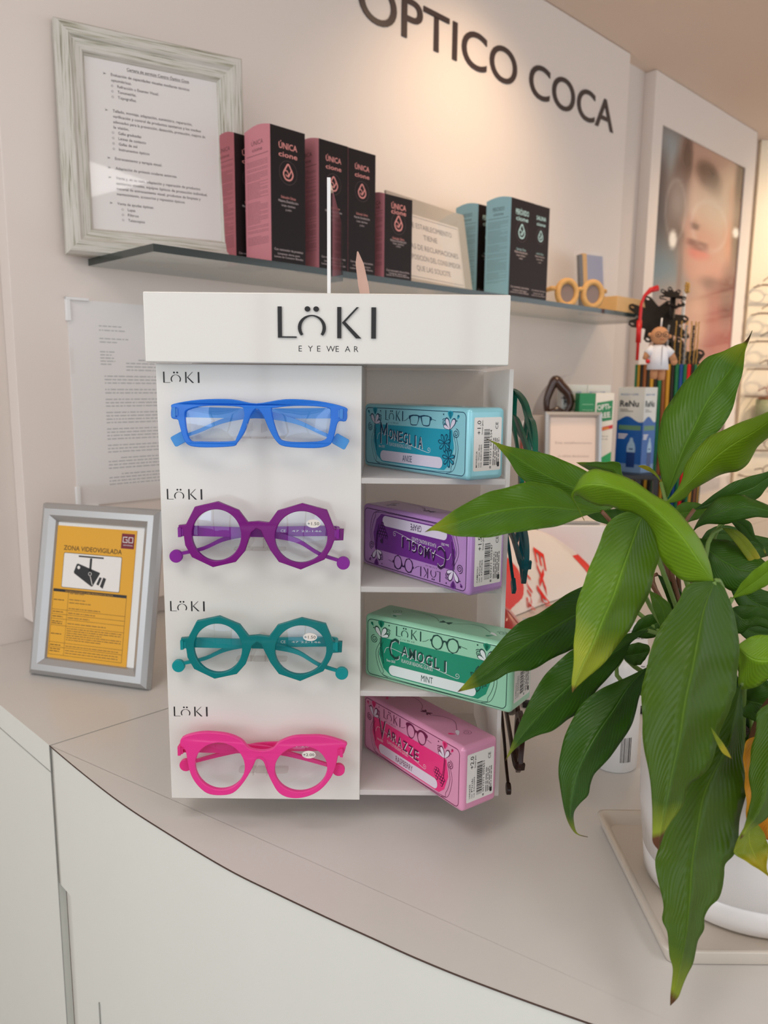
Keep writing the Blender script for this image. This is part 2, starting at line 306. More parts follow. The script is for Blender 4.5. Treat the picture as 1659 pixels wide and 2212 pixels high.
LEAVES={
'A':(0,[[2189,6000,2911,2189,6000,2911,2189,6000,2911],[2199,6064,2962,2217,6041,2957,2223,6028,2956],[2208,6124,3015,2245,6080,3004,2256,6053,3001],[2216,6181,3069,2272,6115,3052,2289,6075,3047],[2221,6234,3125,2298,6147,3101,2322,6095,3093],[2225,6282,3182,2324,6176,3150,2353,6112,3139],[2228,6327,3240,2351,6202,3199,2384,6127,3186],[2232,6366,3299,2377,6225,3248,2416,6140,3232],[2241,6401,3360,2403,6245,3298,2448,6151,3278],[2255,6431,3420,2428,6262,3348,2482,6160,3322],[2275,6456,3481,2453,6276,3397,2518,6167,3364],[2293,6475,3542,2477,6286,3447,2558,6173,3402],[2312,6489,3602,2501,6294,3497,2605,6177,3432],[2341,6497,3658,2524,6298,3546,2649,6179,3464],[2376,6500,3710,2546,6300,3596,2681,6180,3508],[2411,6497,3760,2568,6298,3645,2704,6179,3556],[2444,6489,3809,2590,6294,3693,2721,6177,3607],[2476,6475,3857,2611,6286,3740,2736,6173,3659],[2503,6456,3907,2634,6276,3786,2747,6167,3711],[2527,6431,3957,2657,6262,3830,2755,6160,3764],[2552,6401,4003,2680,6245,3873,2760,6151,3816],[2586,6366,4038,2702,6225,3915,2764,6140,3869],[2625,6327,4059,2721,6202,3957,2764,6127,3922],[2663,6282,4077,2737,6176,4001,2762,6112,3975],[2694,6234,4102,2748,6147,4045,2759,6095,4027],[2723,6181,4126,2757,6115,4089,2754,6075,4078],[2752,6124,4141,2762,6080,4134,2755,6053,4128],[2763,6064,4178,2761,6041,4179,2757,6028,4176],[2757,6000,4224,2757,6000,4224,2757,6000,4224]]),
'B':(1,[[2138,5850,2926,2138,5850,2926,2138,5850,2926],[2188,5857,2986,2187,5840,2979,2218,5857,2935],[2233,5859,3049,2234,5825,3031,2289,5859,2963],[2258,5856,3122,2279,5806,3084,2334,5856,3025],[2263,5846,3200,2320,5782,3139,2393,5846,3069],[2289,5831,3271,2358,5754,3194,2453,5831,3108],[2323,5809,3335,2393,5722,3249,2512,5809,3144],[2360,5780,3394,2427,5686,3303,2569,5780,3174],[2401,5744,3445,2463,5645,3352,2626,5744,3196],[2447,5700,3483,2499,5600,3395,2666,5700,3242],[2491,5649,3518,2535,5551,3435,2675,5649,3311],[2532,5591,3549,2568,5497,3474,2677,5591,3382],[2568,5525,3579,2596,5439,3515,2695,5525,3436],[2599,5453,3609,2618,5377,3558,2718,5453,3480],[2625,5374,3639,2636,5310,3602,2722,5374,3537],[2645,5289,3670,2650,5239,3644,2717,5289,3596],[2658,5198,3702,2661,5164,3686,2705,5198,3655],[2666,5101,3735,2667,5084,3727,2689,5101,3712],[2669,5000,3767,2669,5000,3767,2669,5000,3767]]),
'C':(3,[[2007,4600,2635,2007,4600,2635,2007,4600,2635],[1939,4609,2629,1948,4575,2702,1983,4596,2719],[1872,4623,2626,1893,4554,2768,1954,4595,2800],[1809,4639,2646,1841,4539,2832,1916,4599,2875],[1758,4657,2691,1792,4528,2895,1869,4606,2943],[1716,4676,2744,1741,4523,2953,1817,4615,3006],[1690,4695,2808,1688,4522,3005,1763,4626,3065],[1675,4714,2877,1634,4527,3053,1702,4639,3117],[1646,4733,2940,1580,4536,3099,1634,4654,3156],[1604,4750,2996,1525,4550,3140,1567,4670,3197],[1545,4766,3030,1467,4569,3172,1500,4687,3237],[1477,4781,3036,1406,4593,3196,1429,4706,3270],[1410,4795,3059,1344,4622,3212,1354,4726,3290],[1341,4809,3067,1281,4656,3219,1278,4748,3294],[1273,4824,3089,1219,4695,3206,1216,4772,3248],[1210,4839,3122,1170,4739,3162,1185,4799,3173],[1197,4856,3096,1177,4788,3108,1174,4829,3116],[1238,4876,3025,1228,4841,3031,1226,4862,3035],[1281,4900,2952,1281,4900,2952,1281,4900,2952]]),
'D':(2,[[1686,4900,3004,1686,4900,3004,1686,4900,3004],[1638,4906,3011,1649,4893,2979,1728,4908,2972],[1590,4911,3014,1626,4885,2941,1756,4916,2927],[1542,4916,3004,1609,4876,2900,1773,4923,2878],[1498,4919,2984,1594,4867,2859,1783,4928,2827],[1462,4922,2952,1578,4858,2818,1789,4932,2777],[1433,4923,2911,1563,4848,2777,1789,4935,2726],[1410,4922,2867,1549,4838,2735,1784,4936,2676],[1393,4920,2819,1534,4827,2694,1775,4936,2627],[1378,4917,2772,1519,4815,2654,1763,4934,2579],[1364,4911,2723,1502,4803,2613,1750,4929,2532],[1346,4904,2677,1486,4791,2574,1734,4923,2485],[1324,4895,2632,1469,4778,2534,1716,4914,2440],[1303,4883,2587,1452,4764,2495,1696,4903,2396],[1286,4870,2541,1434,4750,2456,1672,4890,2354],[1269,4855,2495,1415,4735,2417,1645,4875,2314],[1255,4837,2450,1396,4720,2380,1616,4857,2276],[1242,4818,2405,1376,4705,2342,1585,4837,2239],[1232,4797,2359,1356,4689,2305,1552,4815,2205],[1224,4774,2315,1336,4672,2269,1519,4791,2171],[1217,4749,2271,1315,4655,2233,1484,4765,2139],[1210,4722,2228,1295,4638,2197,1448,4736,2109],[1205,4694,2187,1273,4619,2162,1409,4707,2081],[1200,4665,2146,1251,4601,2128,1368,4675,2057],[1191,4634,2106,1230,4582,2094,1325,4642,2035],[1180,4602,2067,1210,4562,2060,1282,4608,2016],[1169,4569,2029,1191,4542,2025,1238,4573,1997],[1161,4535,1992,1174,4521,1990,1195,4537,1978],[1158,4500,1956,1158,4500,1956,1158,4500,1956]]),
'E':(0,[[1532,5400,2930,1532,5400,2930,1532,5400,2930],[1480,5385,2949,1479,5372,2937,1478,5365,2925],[1429,5371,2968,1426,5344,2944,1426,5331,2919],[1379,5356,2989,1374,5317,2952,1375,5297,2911],[1331,5342,3014,1323,5290,2959,1326,5264,2900],[1287,5327,3044,1272,5264,2965,1278,5232,2887],[1243,5313,3075,1222,5238,2973,1230,5200,2876],[1197,5297,3102,1173,5212,2981,1182,5170,2867],[1149,5282,3123,1124,5188,2988,1134,5141,2862],[1099,5265,3141,1075,5164,2995,1085,5113,2860],[1048,5248,3152,1027,5140,2999,1037,5086,2859],[997,5230,3155,980,5117,3001,989,5060,2859],[947,5211,3150,933,5094,3001,942,5035,2858],[897,5191,3142,887,5072,3000,896,5012,2855],[849,5170,3133,841,5050,2997,851,4990,2851],[800,5148,3124,797,5029,2993,807,4969,2846],[751,5125,3115,752,5008,2988,763,4950,2841],[704,5101,3105,708,4988,2983,719,4931,2837],[658,5076,3091,665,4968,2976,676,4914,2835],[613,5051,3074,623,4949,2968,632,4898,2835],[570,5024,3057,581,4931,2959,589,4884,2838],[527,4997,3038,540,4912,2949,546,4870,2842],[486,4970,3018,500,4895,2938,503,4857,2847],[446,4942,2998,459,4878,2928,461,4846,2854],[407,4913,2975,419,4861,2919,420,4835,2865],[369,4885,2952,378,4845,2911,380,4825,2878],[332,4856,2930,338,4830,2902,339,4816,2890],[295,4828,2908,298,4815,2894,298,4808,2894],[259,4800,2886,259,4800,2886,259,4800,2886]]),
'F':(0,[[1783,5700,2970,1783,5700,2970,1783,5700,2970],[1752,5694,3001,1738,5682,2978,1742,5682,2948],[1722,5688,3032,1692,5665,2985,1701,5665,2926],[1690,5682,3063,1647,5649,2993,1658,5649,2907],[1657,5676,3091,1603,5633,3002,1613,5633,2895],[1622,5670,3115,1559,5617,3013,1565,5617,2895],[1584,5664,3136,1516,5602,3025,1518,5602,2904],[1546,5658,3155,1474,5588,3039,1471,5588,2919],[1506,5652,3173,1432,5573,3053,1426,5573,2935],[1467,5645,3190,1391,5560,3068,1381,5560,2951],[1428,5637,3207,1350,5547,3084,1336,5547,2967],[1389,5629,3225,1310,5534,3100,1292,5534,2983],[1350,5620,3245,1271,5522,3117,1248,5522,2999],[1312,5610,3263,1232,5511,3134,1205,5511,3016],[1272,5600,3279,1194,5500,3152,1162,5500,3035],[1231,5589,3293,1156,5490,3170,1121,5490,3055],[1190,5577,3306,1119,5480,3189,1081,5480,3076],[1149,5565,3317,1082,5470,3208,1041,5470,3098],[1108,5551,3328,1046,5461,3227,1003,5461,3123],[1067,5537,3338,1010,5453,3247,967,5453,3150],[1025,5523,3347,976,5445,3269,936,5445,3181],[984,5508,3354,942,5438,3291,912,5438,3218],[943,5493,3361,909,5431,3313,890,5431,3256],[901,5477,3369,875,5424,3335,864,5424,3291],[861,5462,3378,842,5418,3355,835,5418,3323],[821,5446,3390,807,5413,3375,806,5413,3355],[782,5430,3403,773,5408,3394,776,5408,3386],[743,5415,3417,739,5404,3413,743,5404,3413],[705,5400,3432,705,5400,3432,705,5400,3432]]),
'G':(0,[[1972,6200,2973,1972,6200,2973,1972,6200,2973],[1952,6215,3023,1944,6215,3007,1945,6243,2987],[1930,6223,3074,1914,6223,3041,1915,6277,3002],[1906,6225,3126,1882,6225,3077,1881,6300,3019],[1894,6220,3181,1855,6220,3114,1843,6311,3037],[1872,6208,3202,1822,6208,3136,1800,6307,3057],[1810,6190,3204,1768,6190,3147,1754,6289,3079],[1747,6165,3205,1714,6165,3159,1705,6256,3102],[1683,6134,3207,1657,6134,3172,1652,6209,3128],[1617,6096,3210,1600,6096,3185,1597,6150,3155],[1551,6051,3212,1542,6051,3200,1540,6079,3184],[1484,6000,3215,1484,6000,3215,1484,6000,3215]]),
'H':(5,[[1915,6000,2890,1915,6000,2890,1915,6000,2890],[1877,6015,2872,1894,6015,2849,1911,6015,2826],[1836,6023,2857,1869,6023,2810,1902,6023,2764],[1791,6025,2848,1833,6025,2779,1875,6025,2709],[1744,6020,2857,1778,6020,2783,1813,6020,2710],[1697,6008,2878,1723,6008,2805,1749,6008,2732],[1649,5990,2900,1666,5990,2826,1683,5990,2752],[1597,5965,2913,1608,5965,2847,1619,5965,2782],[1542,5934,2917,1550,5934,2870,1558,5934,2822],[1487,5896,2919,1493,5896,2893,1498,5896,2866],[1431,5851,2929,1435,5851,2920,1439,5851,2912],[1378,5800,2958,1378,5800,2958,1378,5800,2958]]),
'I':(5,[[1727,5600,2254,1727,5600,2254,1727,5600,2254],[1648,5568,2316,1644,5551,2237,1684,5551,2192],[1566,5537,2368,1562,5502,2219,1641,5502,2131],[1478,5506,2368,1482,5456,2201,1596,5456,2071],[1395,5474,2342,1405,5410,2181,1542,5410,2018],[1317,5442,2310,1330,5365,2158,1471,5365,1982],[1243,5409,2272,1258,5322,2133,1392,5322,1961],[1172,5374,2232,1187,5280,2107,1313,5280,1940],[1099,5338,2196,1118,5240,2080,1234,5240,1924],[1018,5300,2177,1051,5200,2053,1158,5200,1901],[942,5260,2148,985,5162,2026,1089,5162,1870],[880,5219,2104,920,5125,1997,1014,5125,1855],[822,5175,2057,858,5089,1966,933,5089,1866],[767,5131,2009,799,5054,1934,855,5054,1862],[712,5085,1962,740,5021,1901,788,5021,1834],[659,5039,1916,680,4989,1870,718,4989,1814],[605,4992,1872,619,4958,1842,645,4958,1801],[552,4946,1829,559,4928,1814,572,4928,1793],[499,4900,1787,499,4900,1787,499,4900,1787]]),
'J':(5,[[1843,5200,2128,1843,5200,2128,1843,5200,2128],[1763,5200,2117,1776,5183,2091,1778,5190,2087],[1683,5198,2100,1709,5164,2055,1718,5178,2040],[1609,5194,2070,1642,5144,2019,1687,5164,1972],[1533,5188,2039,1575,5123,1984,1650,5149,1908],[1452,5178,2025,1508,5101,1949,1598,5132,1854],[1368,5164,2017,1443,5078,1912,1544,5112,1802],[1291,5147,1990,1380,5053,1873,1492,5091,1749],[1227,5126,1942,1319,5027,1833,1446,5067,1692],[1168,5100,1891,1259,5000,1792,1398,5040,1638],[1109,5070,1840,1201,4972,1751,1336,5011,1597],[1058,5036,1785,1143,4942,1710,1267,4980,1569],[1016,4998,1726,1087,4911,1669,1202,4946,1535],[978,4956,1668,1032,4879,1628,1132,4910,1510],[938,4910,1613,979,4846,1586,1054,4871,1506],[901,4861,1558,930,4811,1542,979,4831,1495],[869,4810,1505,884,4775,1497,910,4789,1474],[837,4756,1453,841,4738,1452,850,4745,1445],[801,4700,1406,801,4700,1406,801,4700,1406]]),
'K':(5,[[1788,5000,1940,1788,5000,1940,1788,5000,1940],[1712,4991,1902,1725,4970,1897,1767,4980,1871],[1635,4981,1866,1666,4940,1851,1743,4961,1803],[1555,4971,1834,1614,4911,1799,1719,4941,1736],[1477,4960,1802,1568,4883,1744,1704,4921,1666],[1406,4947,1756,1523,4855,1689,1679,4901,1600],[1343,4932,1700,1476,4828,1635,1642,4880,1539],[1292,4914,1636,1430,4801,1582,1601,4858,1481],[1250,4893,1566,1386,4775,1528,1556,4834,1426],[1218,4870,1493,1345,4750,1472,1506,4810,1377],[1195,4843,1419,1308,4725,1414,1450,4784,1332],[1175,4814,1346,1276,4701,1354,1397,4758,1286],[1168,4782,1274,1252,4678,1291,1367,4730,1230],[1175,4747,1204,1234,4655,1227,1347,4701,1170],[1183,4710,1137,1221,4633,1162,1291,4671,1131],[1194,4671,1072,1215,4611,1096,1245,4641,1085],[1213,4631,1012,1222,4590,1031,1241,4611,1026],[1252,4591,965,1254,4570,975,1259,4580,973],[1318,4550,968,1318,4550,968,1318,4550,968]]),
'L':(4,[[2017,4600,2641,2017,4600,2641,2017,4600,2641],[1947,4591,2639,1986,4575,2591,2067,4593,2601],[1878,4582,2632,1957,4551,2541,2096,4587,2543],[1822,4574,2598,1932,4527,2489,2124,4580,2484],[1794,4565,2538,1914,4504,2436,2149,4574,2424],[1761,4556,2481,1898,4481,2383,2161,4567,2359],[1724,4546,2426,1883,4459,2330,2167,4559,2295],[1688,4536,2371,1866,4438,2277,2170,4551,2230],[1655,4526,2314,1849,4416,2225,2172,4541,2165],[1625,4514,2255,1833,4396,2172,2172,4531,2101],[1605,4502,2193,1818,4376,2120,2170,4520,2038],[1599,4488,2128,1803,4356,2068,2157,4507,1976],[1589,4473,2065,1789,4337,2015,2125,4493,1922],[1571,4457,2003,1776,4318,1963,2105,4477,1863],[1559,4440,1941,1762,4300,1911,2084,4460,1805],[1556,4422,1879,1749,4282,1858,2061,4441,1748],[1558,4402,1818,1737,4265,1806,2037,4421,1692],[1561,4381,1758,1724,4249,1754,2011,4400,1637],[1567,4359,1699,1711,4233,1701,1981,4377,1585],[1572,4336,1641,1698,4217,1649,1946,4353,1536],[1577,4311,1584,1685,4202,1597,1899,4327,1497],[1582,4286,1528,1672,4188,1545,1840,4301,1470],[1587,4261,1472,1659,4173,1492,1807,4273,1426],[1589,4234,1418,1647,4160,1439,1782,4245,1377],[1588,4208,1363,1636,4147,1386,1738,4216,1339],[1582,4181,1310,1626,4134,1333,1693,4187,1301],[1575,4154,1256,1616,4122,1279,1654,4158,1261],[1571,4127,1204,1606,4111,1225,1624,4129,1216],[1597,4100,1171,1597,4100,1171,1597,4100,1171]]),
'M':(4,[[2277,4700,1934,2277,4700,1934,2277,4700,1934],[2218,4689,1881,2260,4678,1866,2282,4691,1856],[2161,4677,1827,2243,4655,1798,2288,4682,1778],[2106,4665,1771,2224,4632,1730,2296,4671,1701],[2055,4652,1711,2202,4608,1664,2304,4660,1624],[2006,4637,1650,2176,4584,1600,2311,4648,1547],[1962,4622,1586,2142,4560,1539,2317,4635,1471],[1925,4606,1518,2103,4535,1480,2320,4620,1395],[1896,4588,1448,2063,4510,1423,2319,4604,1320],[1871,4569,1377,2025,4484,1366,2311,4586,1247],[1847,4548,1306,1992,4458,1307,2297,4566,1175],[1822,4526,1237,1967,4432,1246,2280,4545,1105],[1792,4502,1170,1947,4405,1185,2264,4522,1036],[1762,4477,1105,1930,4378,1123,2244,4497,968],[1737,4450,1040,1914,4350,1063,2206,4470,909],[1722,4421,974,1898,4322,1003,2150,4441,862],[1691,4391,917,1884,4293,944,2143,4410,803],[1688,4359,859,1871,4265,886,2127,4378,742],[1700,4325,802,1858,4235,828,2086,4343,691],[1715,4290,747,1844,4206,772,2015,4307,664],[1717,4254,692,1830,4176,716,1968,4269,620],[1695,4216,640,1816,4145,662,1957,4230,568],[1712,4176,593,1800,4114,609,1912,4189,527],[1710,4136,542,1781,4083,557,1883,4147,481],[1707,4094,494,1760,4051,507,1850,4103,438],[1715,4052,450,1737,4019,458,1802,4059,403],[1697,4009,405,1713,3986,411,1760,4013,367],[1674,3965,362,1687,3953,365,1721,3967,332],[1660,3920,320,1660,3920,320,1660,3920,320]]),
'N1':(3,[[2232,4700,2195,2232,4700,2195,2232,4700,2195],[2242,4703,2117,2256,4674,2169,2271,4703,2226],[2257,4706,2039,2283,4652,2145,2314,4706,2252],[2262,4709,1960,2317,4633,2129,2364,4709,2262],[2284,4708,1903,2356,4617,2128,2414,4708,2264],[2354,4704,1917,2396,4605,2134,2463,4704,2266],[2414,4695,1952,2437,4596,2141,2509,4695,2265],[2464,4681,2002,2481,4590,2147,2551,4681,2259],[2510,4663,2055,2525,4588,2151,2590,4663,2244],[2560,4642,2098,2572,4588,2155,2623,4642,2223],[2615,4621,2130,2620,4593,2158,2650,4621,2195],[2670,4600,2159,2670,4600,2159,2670,4600,2159]]),
'N2':(4,[[2384,4400,1998,2384,4400,1998,2384,4400,1998],[2311,4388,1951,2357,4360,1948,2433,4388,1922],[2240,4376,1904,2325,4321,1895,2469,4376,1839],[2226,4360,1821,2309,4285,1820,2474,4360,1749],[2210,4341,1740,2287,4250,1745,2462,4341,1663],[2185,4315,1663,2259,4216,1671,2439,4315,1580],[2167,4283,1588,2233,4184,1598,2405,4283,1503],[2161,4245,1517,2212,4154,1525,2360,4245,1433],[2151,4201,1450,2184,4126,1456,2297,4201,1375],[2123,4153,1388,2142,4099,1392,2217,4153,1333],[2081,4102,1331,2087,4074,1337,2123,4102,1309],[2037,4050,1277,2037,4050,1277,2037,4050,1277]]),
'N3':(5,[[2343,5800,2890,2343,5800,2890,2343,5800,2890],[2395,5782,2941,2406,5782,2921,2417,5782,2900],[2445,5764,2993,2468,5764,2952,2491,5764,2911],[2496,5745,3043,2530,5745,2983,2564,5745,2922],[2551,5727,3087,2593,5727,3011,2636,5727,2935],[2609,5709,3124,2657,5709,3042,2704,5709,2959],[2672,5691,3151,2719,5691,3074,2766,5691,2997],[2736,5673,3173,2768,5673,3118,2801,5673,3064],[2798,5655,3198,2820,5655,3162,2841,5655,3125],[2856,5636,3230,2870,5636,3207,2884,5636,3185],[2913,5618,3265,2919,5618,3254,2926,5618,3243],[2968,5600,3300,2968,5600,3300,2968,5600,3300]]),
'N4':(5,[[2210,5500,2741,2210,5500,2741,2210,5500,2741],[2231,5477,2823,2223,5449,2818,2227,5449,2808],[2261,5458,2900,2255,5404,2877,2272,5404,2846],[2301,5442,2969,2298,5366,2917,2326,5366,2854],[2353,5426,3027,2348,5335,2951,2383,5335,2861],[2422,5409,3054,2408,5310,2975,2439,5310,2883],[2496,5391,3058,2473,5292,2989,2497,5292,2906],[2567,5371,3039,2541,5280,2986,2559,5280,2920],[2634,5351,3008,2612,5275,2969,2626,5275,2919],[2703,5331,2981,2686,5277,2957,2696,5277,2924],[2774,5313,2959,2764,5285,2947,2770,5285,2931],[2846,5300,2937,2846,5300,2937,2846,5300,2937]]),
'N5':(5,[[2521,5600,2849,2521,5600,2849,2521,5600,2849],[2549,5574,2859,2542,5574,2842,2535,5574,2825],[2578,5552,2865,2564,5552,2833,2550,5552,2801],[2609,5533,2860,2587,5533,2817,2566,5533,2775],[2638,5517,2842,2610,5517,2795,2582,5517,2748],[2652,5505,2809,2627,5505,2766,2602,5505,2724],[2661,5496,2771,2646,5496,2742,2632,5496,2713],[2676,5490,2735,2670,5490,2723,2665,5490,2710],[2704,5488,2706,2700,5488,2698,2695,5488,2691],[2734,5488,2677,2727,5488,2669,2720,5488,2661],[2754,5493,2638,2749,5493,2634,2744,5493,2630],[2769,5500,2597,2769,5500,2597,2769,5500,2597]]),
'N6':(5,[[2277,5600,2715,2277,5600,2715,2277,5600,2715],[2341,5592,2703,2314,5564,2675,2298,5564,2643],[2405,5581,2705,2350,5527,2643,2319,5527,2570],[2466,5566,2704,2387,5491,2610,2341,5491,2500],[2524,5546,2695,2427,5455,2574,2371,5455,2434],[2577,5517,2679,2479,5418,2549,2427,5418,2399],[2624,5481,2660,2532,5382,2526,2486,5382,2371],[2662,5436,2633,2583,5345,2523,2549,5345,2393],[2686,5385,2596,2628,5309,2520,2607,5309,2427],[2715,5327,2573,2675,5273,2525,2663,5273,2464],[2743,5265,2556,2722,5236,2532,2716,5236,2502],[2769,5200,2541,2769,5200,2541,2769,5200,2541]]),
'N7':(3,[[2316,5000,2421,2316,5000,2421,2316,5000,2421],[2327,4982,2470,2341,4982,2454,2356,4982,2439],[2340,4964,2517,2367,4964,2487,2395,4964,2457],[2358,4945,2561,2394,4945,2521,2431,4945,2481],[2379,4927,2601,2422,4927,2555,2465,4927,2509],[2402,4909,2638,2449,4909,2590,2496,4909,2541],[2428,4891,2672,2475,4891,2625,2522,4891,2578],[2455,4873,2703,2499,4873,2661,2544,4873,2619],[2483,4855,2733,2520,4855,2699,2558,4855,2666],[2512,4836,2762,2538,4836,2739,2564,4836,2716],[2540,4818,2790,2553,4818,2778,2566,4818,2767],[2568,4800,2817,2568,4800,2817,2568,4800,2817]]),
'N8':(5,[[2402,5200,2290,2402,5200,2290,2402,5200,2290],[2433,5182,2313,2420,5182,2276,2407,5182,2238],[2467,5164,2326,2440,5164,2256,2413,5164,2186],[2503,5145,2333,2465,5145,2235,2426,5145,2137],[2538,5127,2335,2502,5127,2238,2465,5127,2141],[2572,5109,2329,2535,5109,2255,2498,5109,2182],[2604,5091,2315,2572,5091,2259,2540,5091,2203],[2634,5073,2299,2610,5073,2248,2586,5073,2197],[2665,5055,2283,2648,5055,2236,2631,5055,2188],[2696,5036,2269,2686,5036,2231,2676,5036,2192],[2726,5018,2255,2722,5018,2235,2718,5018,2214],[2757,5000,2241,2757,5000,2241,2757,5000,2241]]),
'N9':(5,[[2480,6000,2594,2480,6000,2594,2480,6000,2594],[2498,6000,2628,2504,6000,2611,2509,6000,2594],[2517,6000,2661,2528,6000,2628,2539,6000,2594],[2541,6000,2691,2555,6000,2643,2568,6000,2595],[2572,6000,2711,2585,6000,2653,2598,6000,2595],[2608,6000,2725,2618,6000,2659,2628,6000,2594],[2646,6000,2732,2652,6000,2662,2657,6000,2593],[2685,6000,2733,2686,6000,2663,2687,6000,2593],[2723,6000,2728,2720,6000,2662,2716,6000,2596],[2761,6000,2715,2752,6000,2661,2743,6000,2607],[2781,6000,2681,2774,6000,2652,2766,6000,2623],[2789,6000,2641,2789,6000,2641,2789,6000,2641]]),
'N10':(6,[[2287,4450,1160,2287,4450,1160,2287,4450,1160],[2256,4436,1125,2279,4436,1128,2314,4436,1146],[2225,4419,1091,2272,4419,1097,2337,4419,1129],[2199,4402,1055,2267,4402,1067,2352,4402,1105],[2175,4382,1019,2266,4382,1039,2361,4382,1079],[2163,4361,989,2269,4361,1013,2364,4361,1053],[2192,4338,973,2275,4338,991,2360,4338,1026],[2222,4314,962,2284,4314,972,2347,4314,1000],[2250,4288,952,2295,4288,957,2330,4288,976],[2278,4260,944,2305,4260,944,2318,4260,953],[2302,4231,935,2315,4231,932,2315,4231,934],[2323,4200,923,2323,4200,923,2323,4200,923]]),
'N11':(6,[[1884,4200,1880,1884,4200,1880,1884,4200,1880],[1888,4191,1864,1890,4191,1866,1893,4191,1868],[1892,4182,1847,1897,4182,1851,1903,4182,1855],[1898,4173,1831,1905,4173,1837,1912,4173,1843],[1903,4164,1816,1912,4164,1823,1921,4164,1830],[1909,4155,1800,1920,4155,1809,1930,4155,1818],[1915,4145,1785,1927,4145,1795,1939,4145,1805],[1923,4136,1770,1935,4136,1781,1946,4136,1792],[1932,4127,1757,1943,4127,1768,1954,4127,1778],[1945,4118,1748,1953,4118,1756,1961,4118,1764],[1959,4109,1742,1963,4109,1746,1967,4109,1750],[1973,4100,1736,1973,4100,1736,1973,4100,1736]]),
'O1':(0,[[1866,5300,2390,1866,5300,2390,1866,5300,2390],[1864,5267,2360,1880,5267,2370,1896,5267,2379],[1865,5240,2329,1896,5240,2347,1927,5240,2364],[1870,5221,2297,1914,5221,2320,1957,5221,2343],[1880,5207,2264,1933,5207,2289,1985,5207,2314],[1894,5201,2230,1945,5201,2251,1996,5201,2271],[1911,5201,2194,1952,5201,2210,1994,5201,2226],[1928,5207,2154,1958,5207,2166,1989,5207,2179],[1945,5221,2112,1966,5221,2121,1986,5221,2129],[1963,5240,2067,1973,5240,2072,1984,5240,2078],[1976,5267,2018,1980,5267,2021,1984,5267,2024],[1985,5300,1967,1985,5300,1967,1985,5300,1967]]),
'O2':(5,[[1855,5600,1969,1855,5600,1969,1855,5600,1969],[1867,5600,2001,1875,5600,1979,1884,5600,1957],[1879,5600,2032,1896,5600,1989,1914,5600,1946],[1895,5600,2061,1920,5600,2001,1945,5600,1940],[1917,5600,2086,1946,5600,2012,1976,5600,1938],[1944,5600,2106,1975,5600,2023,2007,5600,1939],[1973,5600,2119,2004,5600,2035,2035,5600,1950],[2005,5600,2129,2031,5600,2050,2057,5600,1972],[2037,5600,2134,2055,5600,2066,2074,5600,1998],[2070,5600,2130,2079,5600,2078,2089,5600,2025],[2096,5600,2108,2100,5600,2080,2103,5600,2052],[2117,5600,2080,2117,5600,2080,2117,5600,2080]]),
'O3':(5,[[1774,5500,1824,1774,5500,1824,1774,5500,1824],[1779,5500,1853,1786,5500,1830,1793,5500,1807],[1786,5500,1881,1799,5500,1836,1811,5500,1790],[1803,5500,1904,1817,5500,1840,1831,5500,1775],[1825,5500,1921,1839,5500,1843,1853,5500,1765],[1850,5500,1934,1863,5500,1848,1877,5500,1762],[1878,5500,1939,1889,5500,1853,1900,5500,1766],[1906,5500,1936,1913,5500,1858,1919,5500,1779],[1934,5500,1929,1934,5500,1864,1933,5500,1798],[1961,5500,1917,1953,5500,1868,1945,5500,1819],[1971,5500,1890,1964,5500,1865,1956,5500,1840],[1967,5500,1861,1967,5500,1861,1967,5500,1861]]),
'O4':(0,[[2253,6000,2820,2253,6000,2820,2253,6000,2820],[2269,6000,2849,2274,6000,2823,2278,6000,2797],[2287,6000,2877,2296,6000,2826,2304,6000,2775],[2310,6000,2900,2322,6000,2829,2334,6000,2757],[2342,6000,2912,2354,6000,2833,2367,6000,2754],[2375,6000,2915,2387,6000,2838,2399,6000,2761],[2409,6000,2914,2419,6000,2843,2430,6000,2771],[2443,6000,2909,2451,6000,2846,2460,6000,2784],[2476,6000,2899,2481,6000,2850,2487,6000,2801],[2508,6000,2887,2510,6000,2854,2513,6000,2820],[2540,6000,2874,2540,6000,2855,2540,6000,2837],[2569,6000,2853,2569,6000,2853,2569,6000,2853]]),
'P':(6,[[2185,6100,3055,2185,6100,3055,2185,6100,3055],[2187,6133,3072,2185,6133,3069,2182,6133,3067],[2186,6160,3090,2182,6160,3085,2178,6160,3080],[2180,6179,3107,2175,6179,3100,2170,6179,3093],[2169,6193,3124,2164,6193,3115,2159,6193,3106],[2154,6199,3140,2149,6199,3129,2143,6199,3118],[2136,6199,3155,2130,6199,3141,2124,6199,3128],[2114,6193,3168,2108,6193,3152,2102,6193,3137],[2087,6179,3177,2083,6179,3162,2079,6179,3147],[2058,6160,3183,2055,6160,3171,2053,6160,3158],[2027,6133,3184,2026,6133,3177,2024,6133,3169],[1994,6100,3181,1994,6100,3181,1994,6100,3181]]),
'Q':(5,[[2489,5200,1701,2489,5200,1701,2489,5200,1701],[2492,5149,1688,2484,5149,1679,2476,5149,1671],[2508,5104,1725,2487,5104,1682,2466,5104,1639],[2522,5066,1766,2493,5066,1686,2463,5066,1605],[2543,5035,1799,2510,5035,1688,2478,5035,1577],[2572,5010,1811,2541,5010,1690,2511,5010,1568],[2604,4992,1808,2576,4992,1685,2549,4992,1561],[2638,4980,1796,2614,4980,1677,2590,4980,1556],[2674,4975,1777,2654,4975,1674,2633,4975,1570],[2710,4977,1749,2690,4977,1673,2671,4977,1597],[2732,4985,1704,2721,4985,1665,2709,4985,1626],[2750,5000,1653,2750,5000,1653,2750,5000,1653]]),
